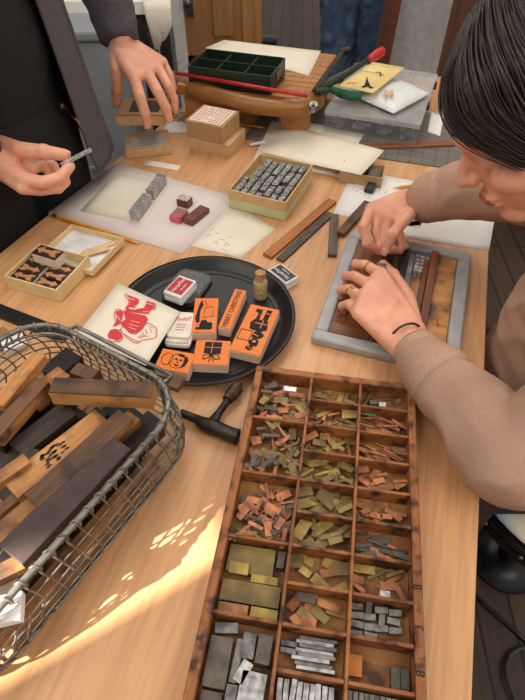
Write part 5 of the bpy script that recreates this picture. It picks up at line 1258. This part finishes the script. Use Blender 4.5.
# right arm -> lower hand holding a slug
W2 = P(-12, 152, .17); E2_ = P(-110, 110, .30); chain(bm, [shR, E2_, W2], [.048, .042, .026])
wa, wb = P(-4, 143, .172), P(-6, 165, .165)
g1, g2, g3, g4 = P(25, 180, .160), P(24, 176, .145), P(30, 170, .130), P(34, 164, .12)
for w__, g_1 in ((wb, g1), (wb, g2), (wa, g3), (wa, g4)): caps(bm, w__, .019, g_1, .0135)
palm(bm, wa, wb, [g4, g3, g2, g1], .0195, .0140); caps(bm, wb, .018, P(20, 186, .15), .012)
finger(bm, [g1, P(43, 183, .160), P(60, 178, .158), P(70, 166, .160)], .0135, .0098)
finger(bm, [P(22, 188, .15), P(40, 190, .142), P(58, 188, .140), P(66, 182, .145)], .0118, .0088)
finger(bm, [g3, P(48, 162, .13), P(54, 166, .125), P(57, 173, .13)], .0110, .0080)
finger(bm, [g4, P(44, 166, .12), P(48, 172, .118), P(50, 178, .122)], .0098, .0075)
t2 = [wa, P(20, 150, .178), P(44, 152, .178), P(65, 155, .168)]; finger(bm, t2, .0175, .0112)
blob('body', bm, M_skin, .0030, 5, mn)
nail(mn, t2[-1], t2[-1]-t2[-2], Vector((0, -.3, 1)), .0095); 
# garments
bm = new_bm(); ell(bm, mp_(-.01, 0, 1.30), (.125, .185, .19), BM_); ell(bm, mp_(.01, 0, 1.08), (.125, .165, .20), BM_); ell(bm, mp_(0, 0, .98), (.118, .165, .10), BM_); caps(bm, shL, .075, mp_(-.01, 0, 1.38), .09); caps(bm, shR, .075, mp_(-.01, 0, 1.38), .09)
te = blob('t_shirt', bm, M_tee, .007, 4, mn); wrinkle(te, .004, 14, .004, 6)
bm = new_bm(); ell(bm, mp_(-.005, 0, .90), (.125, .172, .12), BM_)
for s in (-1, 1): chain(bm, [mp_(-.0, s*.085, .88), mp_(.02, s*.10, .50), mp_(-.01, s*.10, .12)], [.105, .078, .065])
je = blob('jeans', bm, M_bjean, .007, 3, mn); wrinkle(je, .003, 18)
for s in (-1, 1):
    bm = new_bm(); caps(bm, mp_(-.03, s*.10, .045), .045, mp_(.14, s*.11, .035), .036); blob('shoe', bm, M_blackp, .006, 2, mn)
bm = new_bm(); ell(bm, mp_(-.005, 0, 1.69), (.102, .086, .115), BM_); blob('hair', bm, M_hair, .006, 2, mn)
# pocket zip
bm = new_bm(); zp_ = [RY(61, 104, .0), ] if False else None
def on_front(px_, py_, rad=.135):
    d = ray(px_, py_).normalized(); o_ = Vector((0, 0, CAMZ)); best = None
    for i in range(400):
        t_ = .6+i*.004; p_ = o_+d*t_; q_ = BM_.transposed() @ (p_-BC)
        if (q_.x/rad)**2+(q_.y/.182)**2 < 1: best = p_; break
    return best or o_+d*1.2
zz = [on_front(*p_) for p_ in ((62, 106), (66, 108), (71, 115), (78, 122), (84, 132))]
bm = new_bm(); add_tube(bm, zz, .0028, 6); add_sphere(bm, zz[0], .006); zp_o = obj('pocket_zip', bm, mat('antique_brass', (120, 92, 62), .4, .7), mn, smooth=True); zp_o.location = -mn.location
# hoodie: open shell around the back and sides, plus sleeves
bm = new_bm(); rows_ = []
hs_ = [(.79, .19, .265), (.86, .18, .255), (1.0, .170, .240), (1.15, .158, .220), (1.30, .150, .205), (1.42, .12, .185), (1.48, .08, .10)]
na = 44
for z_, rf, rl in hs_:
    op = (.80 if z_ < 1.2 else .7); row = []
    for k in range(na+1):
        a = op+(2*PI-2*op-.0)*k/na; w1_ = 1+.02*math.sin(a*9+z_*6)
        row.append(bm.verts.new(mp_(rf*math.cos(a)*w1_, rl*math.sin(a)*w1_, z_)))
    rows_.append(row)
for r1_, r2_ in zip(rows_, rows_[1:]):
    for k in range(na): bm.faces.new((r1_[k], r1_[k+1], r2_[k+1], r2_[k]))
ho = obj('hoodie', bm, M_hood, mn, smooth=True); ho.location = -mn.location
bm = new_bm(); st1 = []
for z_, rf, rl in hs_:
    op = (.80 if z_ < 1.2 else .7); st1.append([bm.verts.new(mp_(rf*math.cos(op-q*.34)*(1-.06*q), rl*math.sin(op-q*.34)*(1-.12*q), z_)) for q in (0, .33, .66, 1)])
for a_, b_ in zip(st1, st1[1:]):
    for k in range(3): bm.faces.new((a_[k], a_[k+1], b_[k+1], b_[k]))
fb = obj('front_band', bm, M_hood, ho, smooth=True); m = fb.modifiers.new('s', 'SUBSURF'); m.levels = 2; m.render_levels = 2; m = fb.modifiers.new('t', 'SOLIDIFY'); m.thickness = .004
m = ho.modifiers.new('s', 'SUBSURF'); m.levels = 2; m.render_levels = 2; m = ho.modifiers.new('t', 'SOLIDIFY'); m.thickness = .008
bm = new_bm(); cu1 = W1.lerp(E1_, .06); caps(bm, shL, .080, E1_, .075); add_rod(bm, E1_, cu1, .075, .042, 24); add_sphere(bm, E1_, .075)
sl = blob('sleeve', bm, M_hood, .005, 2, ho); sl.location = (0, 0, 0); wrinkle(sl, .004, 20, .003, 9)
bm = new_bm(); cu2 = W2.lerp(E2_, .05); caps(bm, shR, .075, E2_, .062); add_rod(bm, E2_, cu2, .060, .040, 24)
sl = blob('sleeve', bm, M_hood, .005, 2, ho); sl.location = (0, 0, 0); wrinkle(sl, .004, 20, .003, 9)
# slug in the hand
a = P(61, 165, .168); b = P(91, 149.5, .178); d = b-a; bm = new_bm(); add_box(bm, (0, 0, 0), (d.length, .006, .006)); o = obj('held_slug', bm, M_silver, bevel=.0005); o.location = (a+b)/2; o.rotation_euler = d.to_track_quat('X', 'Z').to_euler(); tag(o, 'slim silver metal slug pinched in the standing person\'s fingers', 'type')

# ---- background figure in blue jeans
jx = RY(354, 40, 2.760)
jp = thing('person', (jx.x, 2.750, 0), 0, 'person in blue jeans standing in the background, only legs in view', 'person')
bm = new_bm(); X = jx.x
ell(bm, (X, 2.760, 1.62), (.078, .095, .12)); caps(bm, (X, 2.760, 1.5), .05, (X, 2.760, 1.4), .06); ell(bm, (X, 2.760, 1.25), (.17, .10, .22)); ell(bm, (X, 2.760, .95), (.155, .10, .14))
for s in (-1, 1):
    chain(bm, [(X+s*.08, 2.760, .90), (X+s*.085, 2.740, .50), (X+s*.09, 2.770, .10), (X+s*.10, 2.650, .04)], [.08, .055, .04, .03])
    chain(bm, [(X+s*.19, 2.760, 1.38), (X+s*.25, 2.760, 1.12), (X+s*.25, 2.700, .88), (X+s*.25, 2.680, .80)], [.05, .04, .027, .03])
blob('body', bm, M_skin, .007, 3, jp)
bm = new_bm(); ell(bm, (X, 2.760, .93), (.175, .125, .13))
chain(bm, [(X-.085, 2.760, .88), (X-.080, 2.740, .50), (X-.072, 2.760, .10)], [.098, .078, .066]); chain(bm, [(X+.085, 2.760, .88), (X+.085, 2.740, .50), (X+.072, 2.760, .10)], [.098, .078, .066])
jn = blob('jeans', bm, M_jean, .007, 2, jp); wrinkle(jn, .008, 12, .004, 25)
bm = new_bm(); ell(bm, (X, 2.760, 1.22), (.19, .12, .26)); caps(bm, (X-.19, 2.760, 1.38), .065, (X-.25, 2.760, 1.12), .055); caps(bm, (X+.19, 2.760, 1.38), .065, (X+.25, 2.760, 1.12), .055); caps(bm, (X-.16, 2.760, 1.38), .07, (X+.16, 2.760, 1.38), .07); blob('shirt', bm, M_white, .01, 2, jp)
for s in (-1, 1):
    bm = new_bm(); caps(bm, (X+s*.075, 2.780, .045), .045, (X+s*.09, 2.620, .036), .036); blob('shoe', bm, M_brown, .008, 2, jp)
bm = new_bm(); ell(bm, (X, 2.775, 1.66), (.086, .098, .11)); blob('hair', bm, M_hair, .008, 2, jp)
